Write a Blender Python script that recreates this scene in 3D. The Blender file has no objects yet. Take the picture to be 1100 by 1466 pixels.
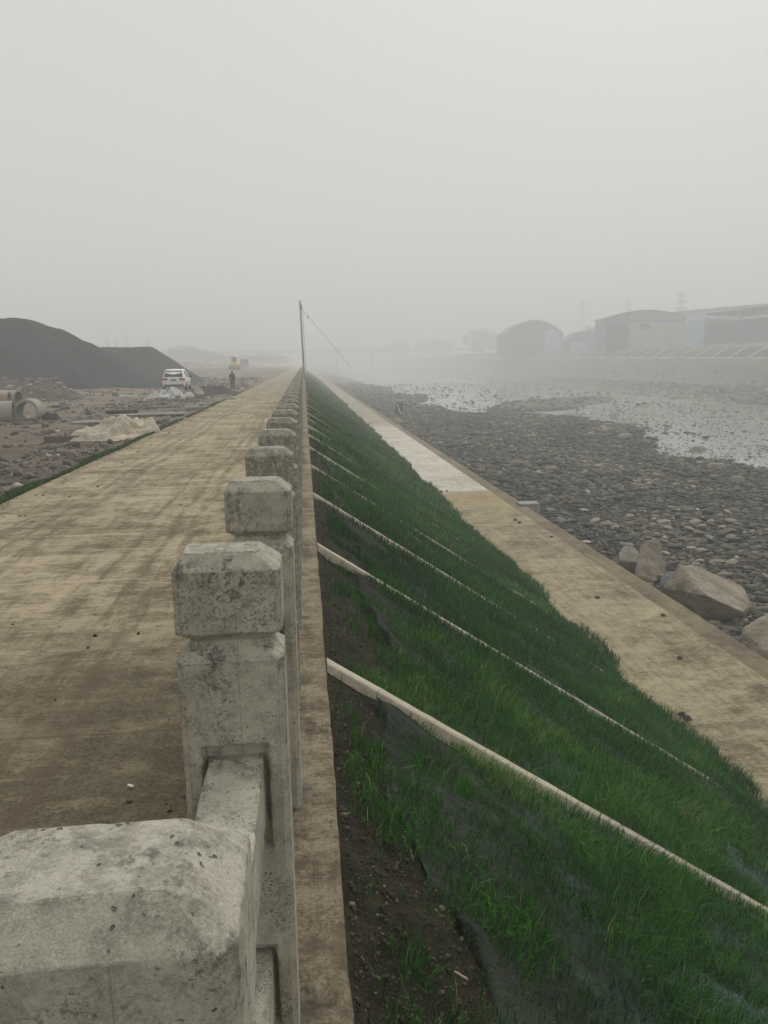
import bpy, bmesh, math, random
import numpy as np
from mathutils import Vector, Matrix, noise as mnoise

R = math.radians
sc = bpy.context.scene
COL = sc.collection

# ------------------------------------------------------------------ camera
CAM = np.array([0.0, 0.0, 2.1])
FPX = 1100.0                                   # focal length in pixels of the 1100 px wide photo
_rho = R(0.8); _c, _s = math.cos(_rho), math.sin(_rho)
_dx, _dy = 434-550, 521-733
_ux, _uy = _c*_dx-_s*_dy, _s*_dx+_c*_dy
PITCH = math.atan(-_uy/FPX); YAW = math.atan(-_ux/FPX*math.cos(PITCH))
_r0 = np.array([math.cos(YAW), -math.sin(YAW), 0.0])
_F = np.array([math.sin(YAW)*math.cos(PITCH), math.cos(YAW)*math.cos(PITCH), -math.sin(PITCH)])
_U0 = np.cross(_r0, _F)
_r = _c*_r0-_s*_U0; _U = _c*_U0+_s*_r0
cam_d = bpy.data.cameras.new("camera"); cam = bpy.data.objects.new("camera", cam_d); COL.objects.link(cam)
M = Matrix(((_r[0], _U[0], -_F[0], CAM[0]), (_r[1], _U[1], -_F[1], CAM[1]), (_r[2], _U[2], -_F[2], CAM[2]), (0, 0, 0, 1)))
cam.matrix_world = M
cam_d.sensor_fit = 'HORIZONTAL'; cam_d.sensor_width = 36.0; cam_d.lens = 36.0*FPX/1100.0
cam_d.clip_start = 0.05; cam_d.clip_end = 6000
sc.camera = cam

# ------------------------------------------------------------------ sky, sun, exposure
SUN_EL, SUN_AZ = R(52), R(28)
w = bpy.data.worlds.new("World"); sc.world = w; w.use_nodes = True
nt = w.node_tree; nt.nodes.clear()
o_ = nt.nodes.new('ShaderNodeOutputWorld'); bg = nt.nodes.new('ShaderNodeBackground')
sky = nt.nodes.new('ShaderNodeTexSky'); sky.sky_type = 'NISHITA'; sky.sun_disc = False
sky.sun_elevation = SUN_EL; sky.sun_rotation = SUN_AZ; sky.air_density = 1.0; sky.dust_density = 8.0
hs = nt.nodes.new('ShaderNodeHueSaturation'); hs.inputs['Saturation'].default_value = 0.12
mx = nt.nodes.new('ShaderNodeMixRGB'); mx.inputs[0].default_value = 0.86
mx.inputs[2].default_value = (6.9, 6.97, 6.8, 1)      # even cloud deck
nt.links.new(sky.outputs[0], hs.inputs['Color']); nt.links.new(hs.outputs[0], mx.inputs[1])
nt.links.new(mx.outputs[0], bg.inputs[0]); bg.inputs[1].default_value = 0.105
nt.links.new(bg.outputs[0], o_.inputs[0])
sl = bpy.data.lights.new("sun", 'SUN'); sl.energy = 1.5; sl.angle = R(25); sl.color = (1.0, 0.97, 0.92)
so = bpy.data.objects.new("sun", sl); COL.objects.link(so)
so.rotation_euler = Vector((math.sin(SUN_AZ)*math.cos(SUN_EL), math.cos(SUN_AZ)*math.cos(SUN_EL), math.sin(SUN_EL))).to_track_quat('Z', 'Y').to_euler()
sc.view_settings.view_transform = 'Standard'; sc.view_settings.look = 'None'
sc.view_settings.exposure = 0.0; sc.view_settings.gamma = 1.0
sc.cycles.volume_bounces = 4; sc.cycles.max_bounces = 8; sc.cycles.diffuse_bounces = 3
sc.cycles.use_denoising = True

# ------------------------------------------------------------------ helpers
def ray(u, v): return _F+_r*(u-550)/FPX-_U*(v-733)/FPX
def onz(u, v, z):
    d = ray(u, v); return CAM+d*((z-CAM[2])/d[2])
def ony(u, v, y):
    d = ray(u, v); return CAM+d*(y/d[1])
def onx(u, v, x):
    d = ray(u, v); return CAM+d*(x/d[0])

rng = np.random.default_rng(7); random.seed(7)
def _hash(i, j, s):
    h = (i*374761393+j*668265263+s*1442695041) & 0xffffffff
    h = ((h ^ (h >> 13))*1274126177) & 0xffffffff
    return ((h ^ (h >> 16)) & 0xffff)/65535.0
def vn(x, y, s=0):
    x = np.asarray(x, float); y = np.asarray(y, float)
    i = np.floor(x).astype(np.int64); j = np.floor(y).astype(np.int64)
    fx = x-i; fy = y-j; fx = fx*fx*(3-2*fx); fy = fy*fy*(3-2*fy)
    a = _hash(i, j, s); b = _hash(i+1, j, s); c = _hash(i, j+1, s); d = _hash(i+1, j+1, s)
    return (a*(1-fx)+b*fx)*(1-fy)+(c*(1-fx)+d*fx)*fy
def fbm(x, y, s=0, o=4):
    t = 0; a = .5; f = 1.0; n = 0
    for k in range(o):
        t = t+a*vn(np.asarray(x)*f+17.3*k, np.asarray(y)*f-9.1*k, s+k); n += a; a *= .5; f *= 2.03
    return t/n
def sstep(a, b, x):
    t = np.clip((np.asarray(x, float)-a)/(b-a), 0, 1); return t*t*(3-2*t)

def mesh_np(name, V, quads=None, tris=None, smooth=False):
    me = bpy.data.meshes.new(name)
    V = np.asarray(V, np.float32); nq = 0 if quads is None else len(quads); ntr = 0 if tris is None else len(tris)
    me.vertices.add(len(V)); me.vertices.foreach_set('co', V.ravel())
    idx = []; st = []; tot = []
    if nq: idx.append(np.asarray(quads, np.int32).ravel()); st.append(np.arange(nq)*4); tot.append(np.full(nq, 4))
    if ntr: idx.append(np.asarray(tris, np.int32).ravel()); st.append(nq*4+np.arange(ntr)*3); tot.append(np.full(ntr, 3))
    idx = np.concatenate(idx); st = np.concatenate(st).astype(np.int32); tot = np.concatenate(tot).astype(np.int32)
    me.loops.add(len(idx)); me.loops.foreach_set('vertex_index', idx)
    me.polygons.add(nq+ntr); me.polygons.foreach_set('loop_start', st); me.polygons.foreach_set('loop_total', tot)
    if smooth: me.polygons.foreach_set('use_smooth', np.ones(nq+ntr, bool))
    me.update(calc_edges=True); me.validate()
    return me
def attr(me, name, vals):
    a = me.attributes.new(name, 'FLOAT', 'POINT'); a.data.foreach_set('value', np.asarray(vals, np.float32))
def tag(o, label=None, cat=None, group=None, kind=None):
    if label: o['label'] = label
    if cat: o['category'] = cat
    if group: o['group'] = group
    if kind: o['kind'] = kind
    return o
def link(name, me, mat=None, parent=None, loc=(0, 0, 0), rz=0):
    o = bpy.data.objects.new(name, me); COL.objects.link(o)
    if mat is not None and me is not None and not me.materials: me.materials.append(mat)
    o.location = loc; o.rotation_euler = (0, 0, rz)
    if parent is not None: o.parent = parent
    return o
def empty(name, loc, rz=0):
    o = bpy.data.objects.new(name, None); COL.objects.link(o); o.location = loc; o.rotation_euler = (0, 0, rz)
    o.empty_display_size = .2
    return o
def copy_tree(o, loc, rz=None, label=None, name=None):
    c = o.copy(); COL.objects.link(c); c.location = loc
    if rz is not None: c.rotation_euler = (0, 0, rz)
    if label: c['label'] = label
    for ch in list(o.children):
        d = ch.copy(); COL.objects.link(d); d.parent = c
        for g in list(ch.children):
            e = g.copy(); COL.objects.link(e); e.parent = d
    return c
class MB:
    """collects simple solids into one mesh"""
    def __init__(s): s.bm = bmesh.new()
    def box(s, c, d, rot=None, taper=1.0, bev=0):
        r = bmesh.ops.create_cube(s.bm, size=1.0); vs = r['verts']
        for v in vs:
            k = taper if v.co.z > 0 else 1.0
            v.co = Vector((v.co.x*d[0]*k, v.co.y*d[1]*k, v.co.z*d[2]))
        if bev:
            es = list({e for v in vs for e in v.link_edges})
            rb = bmesh.ops.bevel(s.bm, geom=es, offset=bev, segments=2, affect='EDGES', profile=.5)
            vs = list({v for f in rb['faces'] for v in f.verts} | {v for v in vs if v.is_valid})
            vs = [v for v in vs if v.is_valid]
        m = Matrix.Translation(c) @ (rot.to_4x4() if rot is not None else Matrix())
        bmesh.ops.transform(s.bm, matrix=m, verts=vs); return s
    def tube(s, a, b, r1, r2=None, n=8, caps=True):
        a = Vector(a); b = Vector(b); d = b-a; L = d.length
        if L < 1e-6: return s
        r = bmesh.ops.create_cone(s.bm, cap_ends=caps, segments=n, radius1=r1, radius2=r1 if r2 is None else r2, depth=L)
        m = Matrix.Translation((a+b)/2) @ d.to_track_quat('Z', 'Y').to_matrix().to_4x4()
        bmesh.ops.transform(s.bm, matrix=m, verts=r['verts']); return s
    def hull(s, pts):
        vs = [s.bm.verts.new(p) for p in pts]
        r = bmesh.ops.convex_hull(s.bm, input=vs)
        bmesh.ops.delete(s.bm, geom=[g for g in r['geom_interior'] if isinstance(g, bmesh.types.BMVert)], context='VERTS')
        return s
    def poly(s, pts):
        s.bm.faces.new([s.bm.verts.new(p) for p in pts]); return s
    def build(s, name, mat, parent=None, smooth=False, loc=(0, 0, 0), rz=0):
        me = bpy.data.meshes.new(name); bmesh.ops.recalc_face_normals(s.bm, faces=s.bm.faces); s.bm.to_mesh(me); s.bm.free()
        if smooth: me.polygons.foreach_set('use_smooth', np.ones(len(me.polygons), bool))
        return link(name, me, mat, parent, loc, rz)

# ---- node materials
class G:
    def __init__(s, name):
        s.m = bpy.data.materials.new(name); s.m.use_nodes = True; s.nt = s.m.node_tree; s.nt.nodes.clear()
        s.out = s.n('ShaderNodeOutputMaterial'); s.b = s.n('ShaderNodeBsdfPrincipled'); s.l(s.b.outputs[0], s.out.inputs[0])
        s.b.inputs['Roughness'].default_value = .9; s.b.inputs['Specular IOR Level'].default_value = .25
        s.tc = s.n('ShaderNodeTexCoord').outputs['Object']
    def n(s, t): return s.nt.nodes.new(t)
    def l(s, a, b): s.nt.links.new(a, b)
    def setv(s, inp, v):
        if hasattr(v, 'is_output') or isinstance(v, bpy.types.NodeSocket): s.l(v, inp)
        elif isinstance(v, (tuple, list)) and len(v) == 3 and inp.type == 'RGBA': inp.default_value = (*v, 1)
        else: inp.default_value = v
    def mp(s, vec=None, sc_=(1, 1, 1), rot=(0, 0, 0), loc=(0, 0, 0)):
        m = s.n('ShaderNodeMapping'); s.l(vec or s.tc, m.inputs[0]); m.inputs['Scale'].default_value = sc_
        m.inputs['Rotation'].default_value = rot; m.inputs['Location'].default_value = loc; return m.outputs[0]
    def noise(s, scale, detail=4, rough=.55, vec=None, dist=0):
        t = s.n('ShaderNodeTexNoise'); s.l(vec or s.tc, t.inputs['Vector']); t.inputs['Scale'].default_value = scale
        t.inputs['Detail'].default_value = detail; t.inputs['Roughness'].default_value = rough; t.inputs['Distortion'].default_value = dist
        return t.outputs['Fac']
    def vor(s, scale, vec=None, out='Distance', feat='F1'):
        t = s.n('ShaderNodeTexVoronoi'); t.feature = feat; s.l(vec or s.tc, t.inputs['Vector']); t.inputs['Scale'].default_value = scale
        return t.outputs[out]
    def ss(s, a, b, x, lo=0., hi=1.):
        t = s.n('ShaderNodeMapRange'); t.interpolation_type = 'SMOOTHSTEP'; s.setv(t.inputs[0], x)
        t.inputs[1].default_value = a; t.inputs[2].default_value = b; t.inputs[3].default_value = lo; t.inputs[4].default_value = hi
        return t.outputs[0]
    def math(s, op, a, b=0.):
        t = s.n('ShaderNodeMath'); t.operation = op; s.setv(t.inputs[0], a); s.setv(t.inputs[1], b); return t.outputs[0]
    def mix(s, f, a, b, mode='MIX'):
        t = s.n('ShaderNodeMixRGB'); t.blend_type = mode; s.setv(t.inputs[0], f); s.setv(t.inputs[1], a); s.setv(t.inputs[2], b); return t.outputs[0]
    def ramp(s, f, stops):
        t = s.n('ShaderNodeValToRGB'); s.l(f, t.inputs[0]); cr = t.color_ramp
        while len(cr.elements) < len(stops): cr.elements.new(.5)
        for e, (p, c) in zip(cr.elements, stops): e.position = p; e.color = (*c, 1)
        return t.outputs[0]
    def sep(s, vec=None):
        t = s.n('ShaderNodeSeparateXYZ'); s.l(vec or s.tc, t.inputs[0]); return t.outputs
    def attr(s, name):
        t = s.n('ShaderNodeAttribute'); t.attribute_name = name; return t.outputs['Fac']
    def rnd(s): return s.n('ShaderNodeObjectInfo').outputs['Random']
    def shift(s, k=40.):
        v = s.n('ShaderNodeVectorMath'); v.operation = 'ADD'; s.l(s.tc, v.inputs[0])
        c = s.n('ShaderNodeCombineXYZ'); r = s.rnd(); s.l(s.math('MULTIPLY', r, k), c.inputs[0]); s.l(s.math('MULTIPLY', r, k*1.7), c.inputs[1]); s.l(s.math('MULTIPLY', r, k*.6), c.inputs[2])
        s.l(c.outputs[0], v.inputs[1]); return v.outputs[0]
    def bump(s, h, dist=.01, strength=1., prev=None):
        t = s.n('ShaderNodeBump'); s.setv(t.inputs['Height'], h); t.inputs['Distance'].default_value = dist; t.inputs['Strength'].default_value = strength
        if prev: s.l(prev, t.inputs['Normal'])
        s.l(t.outputs[0], s.b.inputs['Normal']); return t.outputs[0]
    def col(s, c): s.setv(s.b.inputs['Base Color'], c)
    def rough(s, v): s.setv(s.b.inputs['Roughness'], v)

def simple(name, c, rough=.8, var=.25, scale=6, bump=0., metal=0.):
    g = G(name); v = g.shift()
    f = g.noise(scale, 5, .6, v)
    g.col(g.mix(g.ss(.3, .7, f), tuple(x*(1-var) for x in c), tuple(min(1, x*(1+var)) for x in c)))
    g.rough(rough); g.b.inputs['Metallic'].default_value = metal
    if bump: g.bump(f, bump)
    return g.m

def m_concrete():
    g = G("cast_concrete"); v = g.shift(60)
    big = g.noise(4, 6, .62, v); mid = g.noise(22, 6, .65, v); fine = g.noise(150, 4, .6, v)
    c = g.ramp(big, [(.25, (.32, .303, .24)), (.5, (.46, .437, .352)), (.75, (.58, .553, .452))])
    c = g.mix(g.ss(.42, .66, mid, 0, .6), c, (.25, .237, .185))
    c = g.mix(g.ss(.45, .62, fine, 0, .35), c, (.58, .55, .455))
    c = g.mix(g.ss(.58, .70, g.noise(80, 6, .75, v), 0, .8), c, (.10, .092, .07))
    # grime patches with a shape of their own, gathered by a coarse mask
    gr = g.math('MULTIPLY', g.ss(.52, .66, g.noise(5.5, 6, .7, v, .4)), g.ss(.47, .56, g.noise(45, 5, .7, v)))
    c = g.mix(g.math('MULTIPLY', gr, .7), c, (.12, .115, .095))
    gr2 = g.math('MULTIPLY', g.ss(.575, .66, g.noise(5, 5, .7, v)), g.ss(.44, .56, g.noise(48, 6, .75, v)))
    c = g.mix(g.math('MULTIPLY', gr2, .8), c, (.035, .037, .04))
    gp = g.n('ShaderNodeNewGeometry').outputs['Pointiness']
    ed = g.math('MULTIPLY', g.ss(.506, .53, gp), g.ss(.40, .58, g.noise(30, 6, .75, v)))
    c = g.mix(g.math('MULTIPLY', ed, .65), c, (.14, .13, .105))
    dt = g.math('MULTIPLY', g.ss(.50, .58, g.noise(120, 5, .75, v)), g.ss(.46, .60, g.noise(7, 5, .7, v)))
    c = g.mix(g.math('MULTIPLY', dt, .72), c, (.10, .093, .073))
    # faint shutter seam down the faces
    x0, y0, z0 = g.sep(); sm = g.ss(.0016, .0005, g.math('ABSOLUTE', g.math('SUBTRACT', g.math('ADD', x0, g.math('MULTIPLY', g.noise(14, 3), .004)), g.math('SUBTRACT', g.math('MULTIPLY', g.rnd(), .09), .02))))
    sm = g.math('MULTIPLY', sm, g.math('MULTIPLY', g.ss(.12, .13, z0), g.ss(1.555, 1.55, z0)))
    c = g.mix(g.math('MULTIPLY', sm, .4), c, (.13, .12, .095))
    # pin holes
    wv_ = g.n('ShaderNodeVectorMath'); wv_.operation = 'ADD'; nz_ = g.n('ShaderNodeTexNoise'); g.l(v, nz_.inputs['Vector']); nz_.inputs['Scale'].default_value = 90; sc2 = g.n('ShaderNodeVectorMath'); sc2.operation = 'SCALE'; g.l(nz_.outputs['Color'], sc2.inputs[0]); sc2.inputs['Scale'].default_value = .012; g.l(v, wv_.inputs[0]); g.l(sc2.outputs[0], wv_.inputs[1])
    cell = g.vor(62, wv_.outputs[0], 'Distance'); keep = g.ss(.56, .62, g.noise(24, 2, .5, v))
    hole = g.math('MULTIPLY', g.ss(.20, .12, cell), keep)
    c = g.mix(g.math('MULTIPLY', hole, .8), c, (.05, .047, .04))
    rust = g.math('MULTIPLY', g.ss(.66, .72, g.noise(9, 4, .6, g.mp(v, loc=(5, 2, 1)))), g.ss(.5, .6, mid))
    c = g.mix(g.math('MULTIPLY', rust, .5), c, (.20, .12, .06))
    gn = g.noise(420, 3, .7, v); c = g.mix(g.ss(.40, .62, gn, 0, .32), c, (.16, .15, .12)); c = g.mix(g.ss(.60, .72, g.noise(260, 3, .7, g.mp(v, loc=(3, 1, 2))), 0, .5), c, (.66, .63, .53))
    g.col(c); g.rough(.92)
    b = g.bump(g.noise(260, 4, .75, v), .0012); b = g.bump(g.noise(70, 5, .7, v), .0022, 1, b)
    b = g.bump(mid, .008, .6, b)
    g.bump(g.math('SUBTRACT', 1, hole), .004, 1, b)
    return g.m

def mud_layers(g, light, tan, dark, sx=1.0):
    """dusty concrete: streaks across, tyre marks along"""
    st = g.noise(1.0, 10, .76, g.mp(sc_=(1.5*sx, 2.6*sx, 1)), .15)
    st2 = g.noise(1.0, 9, .78, g.mp(sc_=(9*sx, 15*sx, 1)), .1)
    big = g.noise(.45*sx, 6, .66)
    along = g.noise(1.0, 8, .72, g.mp(sc_=(5.5, .5, 1)), .1)
    fine = g.noise(46, 8, .8)
    f = g.math('ADD', g.math('MULTIPLY', st, .36), g.math('MULTIPLY', st2, .30))
    f = g.math('ADD', f, g.math('MULTIPLY', big, .26)); f = g.math('ADD', f, g.math('MULTIPLY', along, .20))
    f = g.math('ADD', f, g.math('MULTIPLY', fine, .26))
    c = g.ramp(g.math('SUBTRACT', f, .18), [(.415, tuple(x*.8 for x in dark)), (.465, tuple(.55*a+.45*b for a, b in zip(dark, tan))), (.50, tan), (.54, light), (.62, tuple(x*1.22 for x in light))])
    gr = g.noise(170, 4, .8); c = g.mix(g.ss(.44, .62, gr, 0, .45), c, tuple(x*.8 for x in dark)); c = g.mix(g.ss(.60, .70, g.noise(120, 3, .75, g.mp(loc=(4, 2, 0))), 0, .45), c, tuple(min(1, x*1.35) for x in light))
    ck = g.vor(.55, g.mp(sc_=(.55, 1, 1)), 'Distance', 'DISTANCE_TO_EDGE'); ck = g.math('MULTIPLY', g.ss(.010, .002, g.math('ADD', ck, g.math('MULTIPLY', g.noise(8, 6, .7), .02))), g.ss(.50, .56, g.noise(.7, 3)))
    c = g.mix(g.math('MULTIPLY', ck, .7), c, tuple(x*.5 for x in dark))
    return c, f, st2, fine

def m_road():
    g = G("dusty_road"); x, y, z = g.sep()
    c, f, st2, fine = mud_layers(g, (.43, .365, .245), (.29, .237, .152), (.11, .085, .052))
    # wet brown mud nearest the railing foot, ragged outline
    e = g.math('ADD', y, g.math('MULTIPLY', g.noise(.9, 6, .65), 5.0))
    mud = g.ss(10.5, 6.5, g.math('SUBTRACT', e, g.math('MULTIPLY', x, .35)))
    mud = g.math('MULTIPLY', mud, g.ss(.30, .52, g.noise(1.8, 7, .7, g.mp(sc_=(1, 2.6, 1))), .45, 1.))
    c = g.mix(g.math('MULTIPLY', mud, .86), c, g.mix(g.ss(.35, .65, fine), (.05, .04, .023), (.125, .10, .06)))
    # tyre tracks
    for x0, wd in ((-1.55, .10), (-1.80, .07), (-2.15, .05), (-3.3, .12), (-3.6, .09), (-3.95, .06)):
        wob = g.math('ADD', x, g.math('MULTIPLY', g.noise(.12, 2), .8))
        d = g.math('ABSOLUTE', g.math('SUBTRACT', wob, x0+.4))
        t = g.math('MULTIPLY', g.ss(wd, wd*.4, d), g.ss(.40, .56, g.noise(1, 6, .7, g.mp(sc_=(7, 2.2, 1)))))
        c = g.mix(g.math('MULTIPLY', t, .62), c, (.12, .088, .055))
    # dark muddy margin along the verge
    ed = g.ss(-4.05, -4.75, g.math('ADD', x, g.math('MULTIPLY', g.noise(1.5, 4), .7)))
    c = g.mix(g.math('MULTIPLY', ed, .6), c, (.12, .09, .06))
    # slab joints
    j = g.math('ABSOLUTE', g.math('SUBTRACT', g.math('FRACT', g.math('MULTIPLY', g.math('ADD', y, .7), .2)), .5))
    c = g.mix(g.ss(.4965, .499, j, 0, .6), c, (.09, .07, .05))
    # pale scraped lines
    ln = g.math('MULTIPLY', g.noise(1, 2, .4, g.mp(sc_=(.16, 5.5, 1)), 0), g.ss(.3, .55, g.noise(3, 6, .7), .9, 1.08))
    c = g.mix(g.ss(.70, .76, ln, 0, .55), c, (.46, .39, .29))
    g.col(c); g.rough(.95)
    wv = g.noise(1, 5, .65, g.mp(sc_=(5, 24, 1)))
    b = g.bump(wv, .006); b = g.bump(f, .02, .8, b); g.bump(fine, .004, .8, b)
    return g.m
def m_coping():
    g = G("muddy_coping")
    c, f, st2, fine = mud_layers(g, (.355, .30, .205), (.24, .197, .13), (.085, .068, .043), 2.2)
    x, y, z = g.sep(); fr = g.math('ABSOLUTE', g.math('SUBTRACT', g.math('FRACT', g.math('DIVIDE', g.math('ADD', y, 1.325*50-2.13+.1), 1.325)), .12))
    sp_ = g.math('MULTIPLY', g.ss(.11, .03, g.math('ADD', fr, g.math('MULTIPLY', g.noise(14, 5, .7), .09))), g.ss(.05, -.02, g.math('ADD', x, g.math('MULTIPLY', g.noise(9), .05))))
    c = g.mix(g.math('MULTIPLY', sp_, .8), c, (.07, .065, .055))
    c = g.mix(g.ss(.5, .62, g.noise(3.2, 7, .72), 0, .6), c, (.13, .10, .065))
    g.col(c); b = g.bump(f, .02); g.bump(fine, .004, .8, b); return g.m
def m_path():
    g = G("path_concrete"); x, y, z = g.sep()
    c, f, st2, fine = mud_layers(g, (.385, .328, .21), (.265, .218, .135), (.115, .09, .054), .9)
    pale, f2, s3, fi3 = mud_layers(g, (.62, .59, .51), (.53, .495, .415), (.36, .315, .235), .9)
    yy = g.math('ADD', y, g.math('MULTIPLY', g.noise(.5, 3), 3.5))
    k = g.math('MULTIPLY', g.ss(37.5, 39.0, yy), g.ss(84, 72, yy, .35, 1))
    c = g.mix(k, c, pale)
    j = g.math('ABSOLUTE', g.math('SUBTRACT', g.math('FRACT', g.math('MULTIPLY', y, .2)), .5))
    c = g.mix(g.ss(.496, .499, j, 0, .55), c, (.10, .08, .055))
    yl = g.math('MULTIPLY', g.ss(32, 34, yy), g.ss(38.5, 37, yy))
    c = g.mix(g.math('MULTIPLY', yl, .5), c, (.36, .27, .13))
    g.col(c); b = g.bump(f, .03); g.bump(fine, .005, .8, b); return g.m
def m_ledge():
    g = G("path_ledge_concrete")
    c, f, st2, fine = mud_layers(g, (.24, .19, .12), (.18, .14, .085), (.10, .078, .048), .9)
    g.col(c); b = g.bump(f, .03); g.bump(fine, .005, .8, b); return g.m
def m_soil(name, a, b_, c_, sc_=1.0, bd=.03):
    g = G(name); n1 = g.noise(2.1*sc_, 8, .7); n2 = g.noise(9*sc_, 8, .75); n3 = g.noise(55*sc_, 4, .7)
    c = g.ramp(n1, [(.3, a), (.5, b_), (.7, c_)])
    c = g.mix(g.ss(.35, .65, n2), g.mix(.55, c, (.0, .0, .0)), c)
    c = g.mix(g.ss(.55, .7, n3, 0, .4), c, tuple(min(1, x*1.9) for x in c_))
    g.col(c); bb = g.bump(n2, bd); g.bump(n3, bd*.3, 1, bb); return g.m
def m_yard():
    g = G("work_yard_dirt"); n1 = g.noise(.35, 8, .68, g.mp(sc_=(.8, 1, 1))); n2 = g.noise(3, 8, .75); n3 = g.noise(24, 5, .75)
    c = g.ramp(n1, [(.32, (.11, .088, .064)), (.44, (.18, .148, .11)), (.54, (.25, .208, .155)), (.7, (.31, .26, .195))])
    c = g.mix(g.ss(.34, .5, n2, .35, 1), (.085, .068, .05), c)
    c = g.mix(g.ss(.58, .68, n3, 0, .7), c, (.36, .34, .30))
    g.col(c); bb = g.bump(n2, .10); g.bump(n3, .03, 1, bb); return g.m
def m_bed():
    g = G("river_gravel"); cell = g.vor(4.2, g.mp(sc_=(1, 1.3, 1)), 'Color'); s1 = g.n('ShaderNodeSeparateColor'); g.l(cell, s1.inputs[0])
    dist = g.vor(4.2, g.mp(sc_=(1, 1.3, 1))); n1 = g.noise(.18, 6, .6)
    c = g.ramp(s1.outputs[0], [(0, (.045, .043, .036)), (.5, (.10, .095, .08)), (.85, (.17, .16, .13)), (1, (.28, .26, .22))])
    c = g.mix(g.ss(.45, .62, n1, 0, .75), c, (.15, .13, .10))
    # earth of the far bank above the gravel
    x, y, z = g.sep(); zz = g.math('ADD', z, g.math('MULTIPLY', g.math('SUBTRACT', g.noise(.25, 5), .5), 2.2))
    earth = g.ramp(g.noise(.35, 7, .65), [(.3, (.12, .10, .078)), (.55, (.18, .15, .115)), (.75, (.24, .205, .16))])
    c = g.mix(g.ss(-3.9, -2.6, zz), c, earth)
    g.col(c); bb = g.bump(dist, .12); g.bump(g.noise(12, 6, .7), .05, 1, bb); return g.m
def m_stones(name, per_object=False, stops=None):
    g = G(name); t = g.rnd() if per_object else g.attr('tint')
    v = g.shift() if per_object else g.tc
    c = g.ramp(t, stops or [(0, (.022, .023, .019)), (.3, (.06, .06, .047)), (.55, (.12, .113, .085)), (.78, (.20, .185, .14)), (.92, (.32, .29, .22)), (1, (.44, .40, .33))])
    c = g.mix(g.ss(.35, .7, g.noise(14, 5, .65, v), 0, .45), c, (.07, .062, .05))
    g.col(c); g.rough(.72); g.bump(g.noise(30, 5, .6, v), .01); return g.m
def m_rock(name, a, b_, dk=(.05, .045, .038), crack=.7):
    g = G(name); v = g.shift(); n1 = g.noise(1.3, 8, .65, v); n2 = g.noise(7, 8, .72, v); n3 = g.noise(40, 4, .7, v)
    c = g.mix(g.ss(.35, .65, n1), a, b_); c = g.mix(g.ss(.58, .75, n2, 0, .7), c, dk)
    c = g.mix(g.ss(.5, .7, n3, 0, .35), c, tuple(min(1, x*1.5) for x in b_))
    cr = g.vor(1.1, g.mp(v, sc_=(1, .5, 2.2)), 'Distance', 'DISTANCE_TO_EDGE')
    crn = g.math('MULTIPLY', g.ss(.02, .006, cr), g.ss(.45, .55, n1)); c = g.mix(g.math('MULTIPLY', crn, crack), c, (.03, .027, .022))
    g.col(c); k_ = 1 if crack else .12; bb = g.bump(n2, .20*k_); bb = g.bump(n1, .25*k_, .7, bb); g.bump(n3, .01*k_, 1, bb); return g.m
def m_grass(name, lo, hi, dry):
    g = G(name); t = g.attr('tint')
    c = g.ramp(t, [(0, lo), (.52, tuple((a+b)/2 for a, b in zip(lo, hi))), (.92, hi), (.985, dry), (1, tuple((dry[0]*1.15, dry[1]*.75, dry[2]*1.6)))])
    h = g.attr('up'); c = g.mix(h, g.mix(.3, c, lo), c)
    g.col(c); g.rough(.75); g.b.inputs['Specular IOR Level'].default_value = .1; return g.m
def m_fabric(name, a, b_):
    g = G(name); n1 = g.noise(1.6, 6, .6); n2 = g.noise(12, 5, .6)
    c = g.mix(g.ss(.35, .65, n1), a, b_)
    x, y, z = g.sep()
    if name.startswith("green_ground"): c = g.mix(g.ss(1.7, 2.5, g.math('ADD', x, g.noise(2, 4))), c, (.075, .11, .11))
    c = g.mix(g.ss(.56, .68, n2, 0, .6), c, (.05, .042, .03))
    g.col(c); g.rough(.85); g.b.inputs['Specular IOR Level'].default_value = .12; bb = g.bump(g.noise(4, 6, .62, dist=1.8), .14); g.bump(g.noise(40, 3, .6), .006, 1, bb); return g.m
def m_gravelpile():
    g = G("dark_gravel"); n1 = g.noise(.09, 5, .6, g.mp(sc_=(1, 1, .35))); n2 = g.noise(2.5, 6, .75); n3 = g.noise(14, 4, .7)
    st = g.noise(1, 4, .6, g.mp(sc_=(.5, .5, .08), rot=(0, R(20), 0)))
    c = g.ramp(g.math('ADD', g.math('MULTIPLY', n1, .6), g.math('MULTIPLY', st, .4)), [(.35, (.013, .018, .022)), (.5, (.020, .027, .032)), (.68, (.042, .052, .058))])
    c = g.mix(g.ss(.4, .65, n2, 0, .35), c, (.014, .017, .019)); c = g.mix(g.ss(.6, .7, n3, 0, .25), c, (.10, .105, .105))
    g.col(c); bb = g.bump(n2, .25); g.bump(n3, .06, 1, bb); return g.m
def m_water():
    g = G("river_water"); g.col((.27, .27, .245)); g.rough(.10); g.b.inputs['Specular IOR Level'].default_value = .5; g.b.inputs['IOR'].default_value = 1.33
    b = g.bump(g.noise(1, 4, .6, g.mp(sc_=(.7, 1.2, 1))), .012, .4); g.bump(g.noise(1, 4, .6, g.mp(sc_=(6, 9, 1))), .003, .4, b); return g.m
def m_cloth(name, c, c2):
    g = G(name); v = g.shift(); c_ = g.mix(g.ss(.4, .68, g.noise(3, 6, .6, v)), c, c2)
    g.col(c_); g.rough(.7); g.bump(g.noise(7, 4, .6, v), .05); return g.m

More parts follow.
